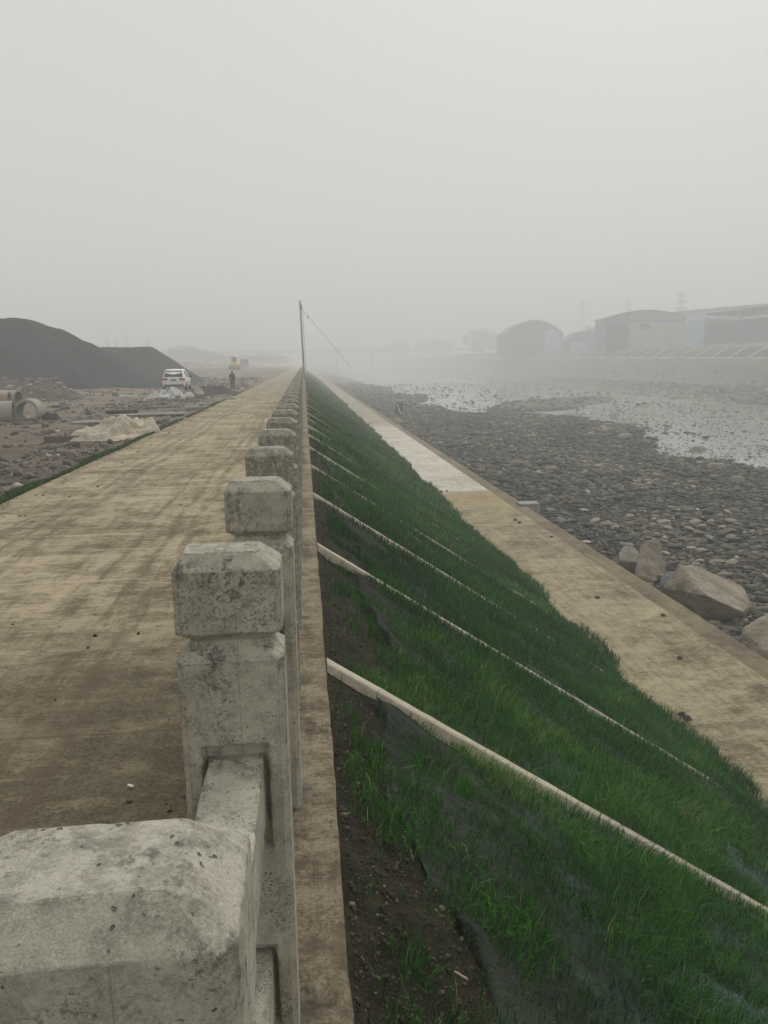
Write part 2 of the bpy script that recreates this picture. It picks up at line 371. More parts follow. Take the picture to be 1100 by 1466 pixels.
MT = dict(
    concrete=m_concrete(), road=m_road(), coping=m_coping(), path=m_path(), ledge=m_ledge(),
    soil=m_soil("bank_soil", (.019, .016, .008), (.042, .034, .018), (.10, .082, .048), 1.4, .06),
    mound=m_soil("dark_earth", (.03, .026, .021), (.048, .041, .033), (.075, .064, .052), .7, .12),
    rubble_soil=m_soil("rubble_earth", (.10, .088, .07), (.15, .13, .105), (.2, .175, .145), .7, .12),
    yard=m_yard(), bed=m_bed(), stones=m_stones("cobbles"), crumbs=m_stones("soil_crumbs", False, [(0, (.022, .019, .011)), (.45, (.055, .045, .027)), (.75, (.11, .09, .058)), (1, (.27, .24, .18))]),
    rubble=m_stones("yard_rubble", False, [(0, (.055, .046, .035)), (.4, (.13, .11, .083)), (.75, (.21, .185, .145)), (.9, (.32, .29, .24)), (1, (.50, .47, .41))]), stone1=m_stones("cobble_single", True),
    boulder=m_rock("tan_boulder_rock", (.29, .245, .18), (.50, .435, .34), (.075, .06, .042), 0.25), boulder_grey=m_rock("blue_grey_rock", (.13, .15, .16), (.22, .24, .25)),
    pale=m_rock("pale_rock", (.30, .27, .22), (.42, .38, .31), (.15, .13, .10)),
    grass=m_grass("bank_grass", (.011, .056, .008), (.072, .25, .034), (.27, .42, .09)),
    verge=m_grass("verge_grass", (.03, .07, .015), (.085, .17, .04), (.2, .24, .08)),
    fabric=m_fabric("green_ground_sheet", (.022, .029, .020), (.040, .052, .037)),
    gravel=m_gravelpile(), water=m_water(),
    tarp=m_cloth("cream_sacking", (.60, .54, .43), (.40, .32, .21)), silver=m_cloth("silver_sheeting", (.62, .63, .62), (.22, .22, .21)),
    white_bag=m_cloth("white_sack", (.50, .50, .44), (.36, .36, .31)), black_cloth=m_cloth("black_plastic", (.02, .022, .024), (.05, .052, .055)),
    rib=m_rock("rib_concrete", (.40, .36, .27), (.50, .455, .35), (.22, .185, .12), 0),
    pipe=m_rock("pipe_concrete", (.25, .245, .205), (.33, .325, .275), (.14, .13, .105), 0), pipe_tan=m_rock("tan_pipe_concrete", (.32, .26, .19), (.38, .31, .23), (.2, .16, .12), 0),
    slab=simple("grey_slab", (.27, .26, .23), bump=.02), wood=simple("old_timber", (.15, .12, .085), scale=12, bump=.02),
    car=simple("white_paint", (.78, .78, .76), .25, .03), glass=simple("dark_glass", (.03, .035, .04), .08, .1), black=simple("black_rubber", (.02, .02, .02), .8),
    red=simple("red_lens", (.35, .02, .02), .3, .1), blue=simple("blue_plate", (.03, .10, .30), .4, .1), chrome=simple("grey_metal", (.4, .4, .4), .4, .1, metal=.6),
    coat=simple("dark_coat", (.022, .025, .032), .9, .3, 20, .01), skin=simple("skin", (.40, .25, .18), .6, .1), hair=simple("black_hair", (.012, .011, .01), .6),
    yellow=simple("yellow_paint", (.95, .50, .02), .5, .15), steel=simple("worn_steel", (.13, .13, .13), .6, .3, 8), machine=simple("grey_machine_paint", (.16, .16, .15), .6, .2),
    pole=simple("pole_metal", (.13, .14, .13), .6, .3, 3), white=simple("white_ceramic", (.75, .75, .73), .4, .05),
    shed_blue=simple("blue_grey_sheet", (.09, .16, .27), .6, .12, .6), shed_dark=simple("dark_cladding", (.025, .065, .13), .7, .2, .5), shed_light=simple("light_blue_sheet", (.24, .38, .54), .6, .1, .5),
    roof=simple("roof_sheet", (.06, .13, .26), .6, .1, .5), plaster=simple("beige_plaster", (.36, .31, .23), .9, .1, .5), truss=simple("pale_truss_steel", (.45, .47, .46), .6, .1),
    panel=m_fabric("green_bank_cover", (.035, .10, .065), (.055, .14, .09)), white_line=simple("white_coping_concrete", (.55, .55, .50), .9, .1, 1),
    bark=simple("bark", (.07, .06, .05), .9, .3), leaf=simple("far_foliage", (.045, .06, .04), .9, .4, 2), dirt_heap=m_soil("beige_spoil", (.20, .17, .13), (.27, .23, .17), (.34, .29, .22), .15, .3),
    bridge=simple("bridge_concrete", (.22, .22, .21), .9, .1, .3), flag=simple("black_board", (.015, .017, .022), .6, .2), litter=simple("white_litter", (.7, .68, .62), .7, .1, 20),
)

# ------------------------------------------------------------------ the setting
def grid(name, xs, ys, zf, mat, smooth=True):
    X, Y = np.meshgrid(xs, ys); Z = zf(X, Y); nx, ny = len(xs), len(ys)
    V = np.stack([X, Y, Z], -1).reshape(-1, 3)
    i = np.arange(nx-1)[None]+np.arange(ny-1)[:, None]*nx
    Q = np.stack([i, i+1, i+1+nx, i+nx], -1).reshape(-1, 4)
    return link(name, mesh_np(name, V, Q, smooth=smooth), mat)
def prog(a, b, s0, s1):
    """points from a to b, step growing from s0 to s1"""
    out = [a]; t = a; sgn = 1 if b > a else -1
    while (b-t)*sgn > 0:
        k = abs((t-a)/(b-a)); t += sgn*(s0+(s1-s0)*k**1.5); out.append(t)
    out[-1] = b; return np.array(sorted(out))

RAILX = -0.226; COPR = 0.09; ROADL = -4.80; ROADR = -0.42
SLK = 1.5; FOOTZ = -4.1; FOOTX = COPR+SLK*(-FOOTZ-.06)
def slope_z(X): return -.07-(np.asarray(X)-COPR)/SLK
def soil_bump(X, Y): return (fbm(X*3.1, Y*3.1, 3, 4)-.5)*.09+(fbm(X*.8, Y*.8, 5, 3)-.5)*.12
def left_z(X, Y):
    X = np.asarray(X, float); Y = np.asarray(Y, float)
    near = np.clip((ROADL-X)/.5, 0, 1)
    z = -.02-near*.16
    z = z+near*((fbm(X*.35, Y*.35, 11, 5)-.5)*.34*np.clip(1-Y/160, .25, 1)+(fbm(X*2.2, Y*2.2, 15, 3)-.5)*.14*np.clip(1-Y/90, 0, 1))
    z = z+sstep(80, 190, Y)*1.1*near+.35*sstep(48, 72, Y)*sstep(-13, -19, X)
    return z
WATERZ = -5.0
def bed_z(X, Y):
    X = np.asarray(X, float); Y = np.asarray(Y, float)
    z = -4.74-.16*sstep(9.6, 26, X)
    wl = 32+3*np.sin(Y*.09)-10*sstep(88, 112, Y)+(fbm(X*.06, Y*.06, 21, 3)-.5)*10     # near edge of the water
    wr = 70+8*sstep(110, 160, Y)+4*sstep(160, 240, Y)+(fbm(Y*.05, X*.02, 22, 3)-.5)*6
    inw = sstep(-3, 2, X-wl)*sstep(2, -3, X-wr)
    z = z-.24*inw
    # sand bar
    bx = (X-43)*.9-(Y-128)*.62; by = (Y-128)*.9+(X-43)*.62
    z = z+.30*np.exp(-((bx/8.5)**2+(by/27)**2)**2)
    z = z+(fbm(X*.45, Y*.45, 23, 4)-.5)*(.20-.12*inw)+(fbm(X*.09, Y*.09, 29, 3)-.5)*(.14-.02*inw)
    # far bank
    t = X-wr
    z = z+.9*sstep(0, 8, t)+(fbm(X*.2, Y*.2, 31, 4)-.5)*.7*sstep(0, 5, t)
    top = 2.1+.9*sstep(150, 270, Y)+1.6*sstep(270, 480, Y)
    z = z+(top+4.0)*sstep(94, 101.2, X)+.0*X
    z = np.where(X > 101.2, top-.05+0*X, z)
    z = z+2.25*sstep(101.6, 105.4, X)
    return z

left = grid("ground", np.concatenate([prog(-14, -700, .6, 40), prog(ROADL, -14, .16, .2)[1:]]), prog(-10, 1400, .22, 30), left_z, MT['yard']); tag(left, kind='structure')
bed = grid("riverbed", np.concatenate([prog(9.2, 40, .3, .5), prog(40, 94, .8, 1.6)[1:], np.arange(94.6, 106.2, .6), prog(107, 900, 3, 60)]), prog(-10, 1400, .5, 30), bed_z, MT['bed']); tag(bed, kind='structure')
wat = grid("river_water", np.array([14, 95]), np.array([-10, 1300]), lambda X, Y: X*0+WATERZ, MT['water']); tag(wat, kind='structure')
base = grid("ground", np.array([-2200, 0, 2200]), np.array([-1500, 0, 2400]), lambda X, Y: X*0-6.5, MT['yard']); tag(base, kind='structure')

def prism_y(name, prof, y0, y1, mat, step=None, wob=0.):
    """extrude an x/z outline along the road"""
    ys = [y0, y1] if step is None else list(np.arange(y0, min(y1, 60), step))+list(np.arange(60, y1+.1, 10))
    n = len(prof); V = []
    for y in ys:
        for k, (x, z) in enumerate(prof):
            V.append((x+(random.uniform(-wob, wob)), y, z+random.uniform(-wob, wob)*.5))
    Q = []
    for j in range(len(ys)-1):
        for k in range(n-1): Q.append((j*n+k, j*n+k+1, (j+1)*n+k+1, (j+1)*n+k))
    return link(name, mesh_np(name, V, Q), mat)
rd = grid("road", np.linspace(ROADL, ROADR, 12), prog(-6, 900, .5, 20), lambda X, Y: (fbm(X*.9, Y*.9, 41, 3)-.5)*.012, MT['road'])
tag(rd, kind='structure')
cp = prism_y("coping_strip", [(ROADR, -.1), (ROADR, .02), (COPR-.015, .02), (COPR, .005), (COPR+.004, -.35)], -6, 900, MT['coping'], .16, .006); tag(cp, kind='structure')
sp = grid("embankment_slope", np.concatenate([np.linspace(COPR-.05, 1.6, 34), np.linspace(1.7, FOOTX+.4, 40)]), prog(0.5, 900, .05, 20),
          lambda X, Y: np.maximum(slope_z(X)+soil_bump(X, Y)*sstep(COPR, COPR+.15, X), FOOTZ-.2), MT['soil']); tag(sp, kind='structure')
pt = grid("footpath", np.linspace(FOOTX-.6, 8.85, 8), prog(-6, 900, 1, 20), lambda X, Y: X*0+FOOTZ, MT['path']); tag(pt, kind='structure')
lg = prism_y("footpath_ledge", [(8.85, FOOTZ), (8.86, FOOTZ-.07), (9.58, FOOTZ-.09), (9.62, FOOTZ-.11), (9.63, FOOTZ-1.2)], -6, 900, MT['ledge'], .5, .012); tag(lg, kind='structure')

# ------------------------------------------------------------------ concrete railing
def post_mesh():
    bm = bmesh.new(); c = .018
    prof = [(0, .147, .10), (1.300, .147, .10), (1.332, .112, .072), (1.350, .110, .070), (1.357, .114, .076), (1.378, .146, .10), (1.553, .146, .10), (1.600, .104, .060, -.016)]
    def ring(z, hx, hy, ox=0):
        k = c*min(1, hx/.147)
        return [bm.verts.new((p[0]+ox, p[1], p[2])) for p in ((-hx+k, -hy, z), (hx-k, -hy, z), (hx, -hy+k, z), (hx, hy-k, z), (hx-k, hy, z), (-hx+k, hy, z), (-hx, hy-k, z), (-hx, -hy+k, z))]
    rings = [ring(*p) for p in prof]
    for a in range(len(rings)-1):
        for k in range(8):
            if a == 0 and k in (0, 4): continue
            bm.faces.new((rings[a][k], rings[a][(k+1) % 8], rings[a+1][(k+1) % 8], rings[a+1][k]))
    bm.faces.new(rings[-1])
    xs = [-.129, -.094, .094, .129]; zs = [0, .12, .40, .72, 1.05, 1.30]
    for sy in (-1, 1):
        y = .10*sy; P = {}
        def v(x, yy, z):
            key = (round(x, 4), round(yy, 4), round(z, 4))
            if key not in P: P[key] = bm.verts.new((x, yy, z))
            return P[key]
        for i in range(3):
            for j in range(5):
                x0, x1, z0, z1 = xs[i], xs[i+1], zs[j], zs[j+1]
                if i == 1 and j in (1, 3):
                    yi = y-.035*sy; q = .012
                    a = [(x0, z0), (x1, z0), (x1, z1), (x0, z1)]; b = [(x0+q, z0+q), (x1-q, z0+q), (x1-q, z1-q), (x0+q, z1-q)]
                    for k in range(4):
                        bm.faces.new((v(a[k][0], y, a[k][1]), v(a[(k+1) % 4][0], y, a[(k+1) % 4][1]), v(b[(k+1) % 4][0], yi, b[(k+1) % 4][1]), v(b[k][0], yi, b[k][1])))
                    bm.faces.new([v(p[0], yi, p[1]) for p in b])
                else:
                    bm.faces.new((v(x0, y, z0), v(x1, y, z0), v(x1, y, z1), v(x0, y, z1)))
    bmesh.ops.remove_doubles(bm, verts=bm.verts, dist=.0005)
    bmesh.ops.recalc_face_normals(bm, faces=bm.faces)
    return bm
def rough_mesh(bm, name, bev, cut, amp, seed):
    """bevel, subdivide and roughen a cast concrete piece, chipping its edges"""
    es = [e for e in bm.edges if len(e.link_faces) == 2 and e.calc_face_angle(0) > .3]
    bmesh.ops.bevel(bm, geom=es, offset=bev, segments=2, affect='EDGES', profile=.6, clamp_overlap=True)
    for it in range(5):
        lng = [e for e in bm.edges if e.calc_length() > cut*1.6]
        if not lng: break
        bmesh.ops.subdivide_edges(bm, edges=lng, cuts=1, use_grid_fill=True)
    bmesh.ops.triangulate(bm, faces=[f for f in bm.faces if len(f.verts) > 4])
    bm.normal_update()
    for v in bm.verts:
        p = v.co*1.0+Vector((seed*7.1, seed*3.3, 0))
        sharp = 0
        for e in v.link_edges:
            if len(e.link_faces) == 2: sharp = max(sharp, e.calc_face_angle(0))
        n = mnoise.fractal(p*16, 1.0, 2.0, 5)*amp
        chip = 0
        if sharp > .12:
            q = mnoise.noise(p*34)
            if q > .15: chip = -(q-.15)*amp*8
        v.co += v.normal*(n+chip)
    me = bpy.data.meshes.new(name); bm.to_mesh(me); bm.free(); me.update()
    return me
def low_mesh(bm, name, bev):
    es = [e for e in bm.edges if len(e.link_faces) == 2 and e.calc_face_angle(0) > .3]
    bmesh.ops.bevel(bm, geom=es, offset=bev, segments=1, affect='EDGES', profile=.5, clamp_overlap=True)
    me = bpy.data.meshes.new(name); bm.to_mesh(me); bm.free(); return me
def rail_bm(L):
    bm = bmesh.new(); r = bmesh.ops.create_cube(bm, size=1); 
    for v in r['verts']: v.co = Vector((v.co.x*.155, v.co.y*L, v.co.z*.20))
    return bm
post_ys = [.744]+[2.13+1.325*k for k in range(99)]
railing = empty("concrete_railing", (RAILX, 0, 0))
tag(railing, "long weathered grey concrete railing of square capped posts running beside the muddy road", "railing")
post_hi = [rough_mesh(post_mesh(), "post", .003, .009, .0006, s) for s in (1, 2)]
post_lo = low_mesh(post_mesh(), "post", .005)
for me in post_hi+[post_lo]: me.materials.append(MT['concrete'])
for k, y in enumerate(post_ys):
    me = post_hi[k % 2] if k < 3 else post_lo
    o = link("post", me, None, railing, (random.uniform(-.006, .006) if k > 1 else 0, y, .0))
    if k > 1: o.rotation_euler = (R(random.uniform(-.5, .5)), R(random.uniform(-.4, .4)), R(random.uniform(-1.2, 1.2)))
rail_hi = rough_mesh(rail_bm(1.25), "rail", .006, .018, .0013, 5); rail_lo = low_mesh(rail_bm(1.18), "rail", .007)
rail_hi.materials.append(MT['concrete']); rail_lo.materials.append(MT['concrete'])
lo_v = np.array([v.co[:] for v in rail_lo.vertices]); lo_f = [list(p.vertices) for p in rail_lo.polygons]
def cat_mesh(name, V0, F0, places):
    V = []; F = []
    for p in places:
        b = len(V); V += [(v[0]+p[0], v[1]+p[1], v[2]+p[2]) for v in V0]; F += [[i+b for i in f] for f in F0]
    me = bpy.data.meshes.new(name); me.from_pydata(V, [], F); me.update(); return me
mids = [(post_ys[k]+post_ys[k+1])/2 for k in range(len(post_ys)-1)]
ls = [post_ys[k+1]-post_ys[k] for k in range(len(post_ys)-1)]
rest = []
for k, y in enumerate(mids):
    for z in (.903, .265):
        if k < 50:
            o = link("rail", rail_hi if k < 3 else rail_lo, None, railing, (0, y, z))
            if k == 0: o.scale = (1, ls[0]/1.325, 1)
        else: rest.append((0, y, z))
o = link("rail", cat_mesh("rail", lo_v, lo_f, rest), MT['concrete'], railing); tag(o, "far run of rails fading into the haze", kind='stuff')
pv = np.array([v.co[:] for v in post_lo.vertices]); pf = [list(p.vertices) for p in post_lo.polygons]
o = link("post", cat_mesh("post", pv, pf, [(0, post_ys[-1]+1.325*(k+1), 0) for k in range(110)]), MT['concrete'], railing); tag(o, "far run of posts fading into the haze", kind='stuff')

# ------------------------------------------------------------------ concrete ribs down the bank
RIB0, RIBS = 5.26, 3.69
rib_y = [RIB0+RIBS*k for k in range(30)]
ords = ["nearest", "second nearest", "third nearest", "fourth nearest", "fifth nearest", "sixth nearest", "seventh nearest", "eighth nearest"]
def rib_mesh(seed, hi=True):
    n = 70 if hi else 16; V = []; L = FOOTX-.1-COPR; rr = random.Random(seed)
    for i in range(n+1):
        t = i/n; x = COPR+.01+t*L; z = slope_z(x)+.068-.08*max(0, t-.86)/.14
        wv = .008*math.sin(t*4+seed)+rr.uniform(-.002, .002)
        hw = .058+rr.uniform(-.003, .003); dz = rr.uniform(-.002, .002)
        V += [(x, wv-hw-.002, z-.18), (x, wv-hw, z+dz), (x, wv+hw, z+dz+.003), (x, wv+hw+.002, z-.18)]
    Q = []
    for i in range(n):
        for k in range(3): Q.append((i*4+k, i*4+k+1, i*4+k+5, i*4+k+4))
    Q.append((0, 1, 2, 3)); Q.append((n*4+3, n*4+2, n*4+1, n*4))
    return mesh_np("concrete_rib", V, Q)
rib_me = None
for k, y in enumerate(rib_y):
    if k < 5 or rib_me is None: rib_me = rib_mesh(k, k < 5); rib_me.materials.append(MT['rib'])
    if k == 5: rib_me = rib_mesh(9, False); rib_me.materials.append(MT['rib'])
    o = link("concrete_rib", rib_me, None, None, (0, y, 0))
    lab = ("%s pale concrete rib running down the grassy bank" % ords[k]) if k < 8 else "far pale concrete rib sunk in the grass of the bank beyond the eighth one"
    tag(o, lab, "concrete rib", "concrete ribs down the grass bank")

# ------------------------------------------------------------------ ground cover sheets between the ribs
def fold2_(X, Y): return fbm(X*6, Y*6, 77, 3)
def sheet(y0, y1, seed, hi):
    nx, ny = (150, 80) if hi else (60, 26)
    t = np.linspace(0, 1, nx); s = np.linspace(0, 1, ny); T, S = np.meshgrid(t, s)
    Y = y0+.12+(y1-y0-.24)*S
    topx = .20+.45*fbm(Y*.7, Y*0+seed, 51, 3)+.04*np.sin(Y*3+seed)+.16*fbm(Y*4, Y*0, 52, 2)
    X = topx+(FOOTX-.05-topx)*T**1.3
    fold = fbm(X*1.1+Y*.5, Y*2.6, 53+seed, 5); ridge = np.abs(fbm(X*1.6, Y*1.0+X*.7, 60+seed, 3)-.5)*2
    Z = slope_z(X)+.022+soil_bump(X, Y)*.9+(fold-.5)*.17-ridge*.05+(fbm(X*7+Y*2, Y*6, 90+seed, 4)-.5)*.05+(.5-np.abs(fbm(X*3+Y*1.5, Y*2.5-X, 96+seed, 3)-.5)*4)*.03*sstep(.9, .2, X-topx)+.08*np.exp(-((X-topx)/.16)**2)*sstep(.3, .7, fbm(Y*1.7, Y*0, 71+seed, 2))
    Z = Z-.10*np.exp(-((X-topx)/.03)**2)*(fbm(Y*2.3, Y*0, 73+seed, 2) > .45)
    tuck = np.exp(-((X-topx)/.03)**2)*(fbm(Y*2.3, Y*0, 73+seed, 2) > .45)
    Z = np.maximum(Z, slope_z(X)+soil_bump(X, Y)+.010+.012*fold2_(X, Y)-.10*tuck)
    V = np.stack([X, Y, Z], -1).reshape(-1, 3)
    i = np.arange(nx-1)[None]+np.arange(ny-1)[:, None]*nx
    Q = np.stack([i, i+1, i+1+nx, i+nx], -1).reshape(-1, 4)
    return mesh_np("ground_cover_sheet", V, Q, smooth=True)
edges_ = [1.5]+rib_y[:10]
for k in range(len(edges_)-1):
    o = link("ground_cover_sheet", sheet(edges_[k], edges_[k+1], k, k < 4), MT['fabric'])
    tag(o, ("crumpled grey green ground sheet in the bay just before the nearest concrete rib" if k == 0 else "crumpled grey green ground sheet in the bay just beyond the %s concrete rib" % (ords[k-1] if k <= 8 else 'ninth nearest')), "ground sheet", "ground sheets under the bank grass")

# ------------------------------------------------------------------ grass
def blades(name, X, Y, Z, H, Wd, tint, mat, lean=(0.15, 0)):
    n = len(X); a = rng.uniform(0, 2*np.pi, n); la = rng.uniform(0, 2*np.pi, n); lm = rng.uniform(.05, .75, n)*H
    dx, dy = np.cos(la)*lm+lean[0]*H, np.sin(la)*lm+lean[1]*H
    wx, wy = np.cos(a)*Wd*.5, np.sin(a)*Wd*.5
    P0 = np.stack([X, Y, Z], -1); W0 = np.stack([wx, wy, wx*0], -1)
    Mx = P0+np.stack([dx*.32, dy*.32, H*.58], -1); T = P0+np.stack([dx, dy, H*.92-lm*.25], -1)
    V = np.stack([P0-W0, P0+W0, Mx-W0*.8, Mx+W0*.8, T], 1).reshape(-1, 3)
    b = np.arange(n)*5
    Q = np.stack([b, b+1, b+3, b+2], -1); Tt = np.stack([b+2, b+3, b+4], -1)
    me = mesh_np(name, V, Q, Tt)
    attr(me, 'tint', np.repeat(tint, 5)); attr(me, 'up', np.tile([0, 0, .7, .7, 1], n))
    return link(name, me, mat)
parts = []
def rib_dist(Y): k = np.round((Y-RIB0)/RIBS); return np.abs(Y-(RIB0+RIBS*k))
for (y0, y1, dens, hh, ww) in ((1.6, 6, 4200, .17, .005), (6, 12, 2600, .17, .007), (12, 24, 1000, .18, .013), (24, 50, 300, .20, .026), (50, 110, 62, .24, .06), (110, 300, 12, .30, .16)):
    A = (y1-y0)*(FOOTX-COPR+.25); n = int(A*dens)
    X = rng.uniform(COPR+.03, FOOTX+.25, n); Y = rng.uniform(y0, y1, n)
    keepv = (X < .70*Y+1.2); X, Y = X[keepv], Y[keepv]
    tx = X-COPR
    cl = fbm(X*2.2, Y*2.2, 81, 3); cl2 = fbm(X*.6, Y*.6, 85, 3)
    p = .07+.85*sstep(.04, .25, tx)*sstep(.47, .58, cl)+.45*sstep(.25, .6, tx)*sstep(.42, .54, cl)+.95*sstep(.45, 1.0, tx+(cl2-.5)*.9)*(.34+.30*sstep(1.0, 2.0, tx)+.66*sstep(.34, .50, cl))
    if y0 >= 12: p = np.maximum(p, sstep(.25, .9, tx+(cl2-.5)*.8)*.85)
    if y0 >= 24: p = np.maximum(p, sstep(.0, .5, tx)*.9)
    p = p*np.where(rib_dist(Y) < .075, np.where(tx > 5.3, .6, np.where(tx > 4.2, .12, .0)), 1)
    # ragged foot of the bank spilling onto the path
    p = p*sstep(FOOTX+.22, FOOTX-.15, X+(vn(Y*.45, Y*0, 91)-.5)*.7)
    k = rng.uniform(0, 1, len(X)) < p; X, Y, cl, cl2 = X[k], Y[k], cl[k], cl2[k]; n = len(X)
    H = .88*hh*rng.uniform(.45, 1.3, n)*(.5+1.0*cl)*(.7+.45*sstep(.2, 2.2, X))*np.where(rng.uniform(0, 1, n) > .96, 1.5, 1); Wd = ww*rng.uniform(.6, 1.4, n)
    tint = np.clip(rng.uniform(0, .75, n)*.75+(cl2-.4)*1.1+(cl-.5)*.7+(rng.uniform(0, 1, n) > .95)*.45, 0, 1)
    Z = np.maximum(slope_z(X)+soil_bump(X, Y), FOOTZ)-.01
    parts.append((X, Y, Z, H, Wd, tint))
cc = [np.concatenate(q) for q in zip(*parts)]
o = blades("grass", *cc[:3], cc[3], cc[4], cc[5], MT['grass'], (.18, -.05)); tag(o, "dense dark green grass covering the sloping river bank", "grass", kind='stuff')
# verge
n = 60000; Y = 9+(rng.uniform(0, 1, n)**1.8)*60; X = ROADL-.02-rng.uniform(0, .42, n)*(1-.45*sstep(25, 60, Y))+(vn(Y*.8, Y*0, 93)-.5)*.12
k = rng.uniform(0, 1, n) < (.25+.75*sstep(.3, .5, fbm(X*2, Y*1.2, 94, 3)))*sstep(66, 34, Y); X, Y = X[k], Y[k]; n = len(X)
o = blades("verge_grass", X, Y, left_z(X, Y)-.005, rng.uniform(.05, .12, n), rng.uniform(.006, .016, n)*(1+Y/20), np.clip(rng.uniform(0, .85, n)+(rng.uniform(0, 1, n) > .96)*.3, 0, 1), MT['verge'], (0, 0))
tag(o, "low bright green grass strip along the left road edge", "grass", kind='stuff')

# ------------------------------------------------------------------ stones
def ico(sub, seed=0, angular=0., noise_amp=.12):
    bm = bmesh.new(); bmesh.ops.create_icosphere(bm, subdivisions=sub, radius=1)
    rr = random.Random(seed)
    for v in bm.verts:
        n = mnoise.noise(v.co*1.3+Vector((seed*5.7, seed, 0)))
        v.co *= 1+n*noise_amp*2.2+rr.uniform(-angular, angular)
    bm.verts.ensure_lookup_table()
    V = np.array([v.co[:] for v in bm.verts]); F = np.array([[v.index for v in f.verts] for f in bm.faces]); bm.free(); return V, F
def scatter(name, P, S, Rz, tilt, tint, protos, mat, smooth=True):
    n = len(P); Vs = []; Fs = []; Ts = []; base_i = 0
    which = rng.integers(0, len(protos), n)
    for w_, (V0, F0) in enumerate(protos):
        k = which == w_; m = int(k.sum())
        if not m: continue
        p, s, a, t = P[k], S[k], Rz[k], tilt[k]
        v = V0[None]*s[:, None, :]
        ct, st_ = np.cos(t)[:, None], np.sin(t)[:, None]
        x, y, z = v[..., 0], v[..., 1], v[..., 2]
        x, z = x*ct+z*st_, -x*st_+z*ct
        ca, sa = np.cos(a)[:, None], np.sin(a)[:, None]
        x, y = x*ca-y*sa, x*sa+y*ca
        vv = np.stack([x+p[:, None, 0], y+p[:, None, 1], z+p[:, None, 2]], -1).reshape(-1, 3)
        ff = (F0[None]+(np.arange(m)*len(V0))[:, None, None]).reshape(-1, 3)+base_i
        base_i += len(vv); Vs.append(vv); Fs.append(ff); Ts.append(np.repeat(tint[k], len(V0)))
    me = mesh_np(name, np.concatenate(Vs), tris=np.concatenate(Fs), smooth=smooth); attr(me, 'tint', np.concatenate(Ts))
    return link(name, me, mat)
hi = [ico(2, s) for s in range(5)]; lo = [ico(1, s+9, .10, .17) for s in range(6)]
sets = []
def water_depth(X, Y): return WATERZ-bed_z(X, Y)
def stones_in(y0, y1, dens, s0, s1, xmax):
    n = int((y1-y0)*(xmax-9.6)*dens); X = rng.uniform(9.68, xmax, n); Y = rng.uniform(y0, y1, n)
    k = (X < .70*Y+1.5); X, Y = X[k], Y[k]
    d = water_depth(X, Y)
    k = rng.uniform(0, 1, len(X)) < np.where(d > .015, np.minimum(.6, .15+.45*np.exp(-d/.04)), 1.0)*np.where(np.exp(-((((X-43)*.9-(Y-128)*.62)/8.5)**2+(((Y-128)*.9+(X-43)*.62)/27)**2)) > .45, .12, 1)
    X, Y = X[k], Y[k]; n = len(X)
    sz = s0*np.exp(rng.normal(0, .46, n))*(.55+.9*fbm(X*.16, Y*.16, 37, 3)); sz = np.clip(sz, s0*.35, s1)
    sz = np.where(water_depth(X, Y) > .02, sz*.75, sz)
    el = rng.uniform(.5, .95, n); fl = rng.uniform(.18, .42, n)
    S = np.stack([sz*.5, sz*.5*el, sz*.5*fl], -1)
    Z = np.maximum(bed_z(X, Y)+S[:, 2]*rng.uniform(.1, 1.6, n), WATERZ-.5*S[:, 2]*rng.uniform(0, 1.3, n))
    tint = np.clip(rng.beta(1.8, 2.4, n)+(fbm(X*.3, Y*.3, 33, 3)-.5)*.7+(rng.uniform(0, 1, n) > .955)*.45-.07+sstep(14, 9.6, X)*-.1, 0, 1)
    return np.stack([X, Y, Z], -1), S, rng.uniform(0, np.pi, n), rng.normal(0, .22, n), tint
A1 = stones_in(13, 34, 105, .18, .58, 25); A2 = stones_in(34, 60, 66, .21, .75, 46); A3 = stones_in(60, 115, 16, .32, .9, 74); A4 = stones_in(115, 260, 2.2, .6, 1.6, 92)
# the 300 stones that show largest are things of their own
d_ = np.hypot(A1[0][:, 0], A1[0][:, 1]); app = A1[1][:, 0]/d_
vis = (A1[0][:, 0] < .60*A1[0][:, 1]) & (A1[0][:, 2] > bed_z(A1[0][:, 0], A1[0][:, 1])+.02)
order = np.argsort(-app*vis)[:300]
smes = []
for s, (V0, F0) in enumerate([ico(3, s) for s in range(6)]):
    me = mesh_np("river_stone", V0, tris=F0, smooth=True); me.materials.append(MT['stone1']); smes.append(me)
for i in order:
    o = bpy.data.objects.new("river_stone", smes[int(i) % 6]); COL.objects.link(o)
    o.location = A1[0][i]+np.array([0, 0, .02]); o.scale = A1[1][i]; o.rotation_euler = (0, float(A1[3][i]), float(A1[2][i]))
    tag(o, "large rounded river cobble lying among the near stones of the cobble bed", "stone", "larger cobbles in the near river bed")
m_ = np.ones(len(A1[0]), bool); m_[order] = False
near = [q[m_] for q in A1]
o = scatter("cobbles", *near, hi[:1]+lo if False else lo+lo, MT['stones']); tag(o, "grey rounded cobbles filling the near river bed", "cobbles", kind='stuff')
FAR = [np.concatenate(q) for q in zip(A2, A3, A4)]
lo0 = [ico(1, s+30, .0, .2) for s in range(3)]
o = scatter("cobbles", *FAR, lo0, MT['stones']); tag(o, "grey rounded cobbles of the far river bed and shallow water", "cobbles", kind='stuff')
# gravel along the far bank
n = 5000; Y = rng.uniform(90, 330, n); X = rng.uniform(66, 98, n); S = np.clip(.5*np.exp(rng.normal(0, .5, n)), .2, 2.2)[:, None]*np.array([.5, .42, .3])
o = scatter("bank_stones", np.stack([X, Y, bed_z(X, Y)], -1), S, rng.uniform(0, 3, n), rng.normal(0, .3, n), rng.uniform(.3, 1, n)**1.3, lo0, MT['stones']); tag(o, "scattered stones at the foot of the far bank", "stones", kind='stuff')

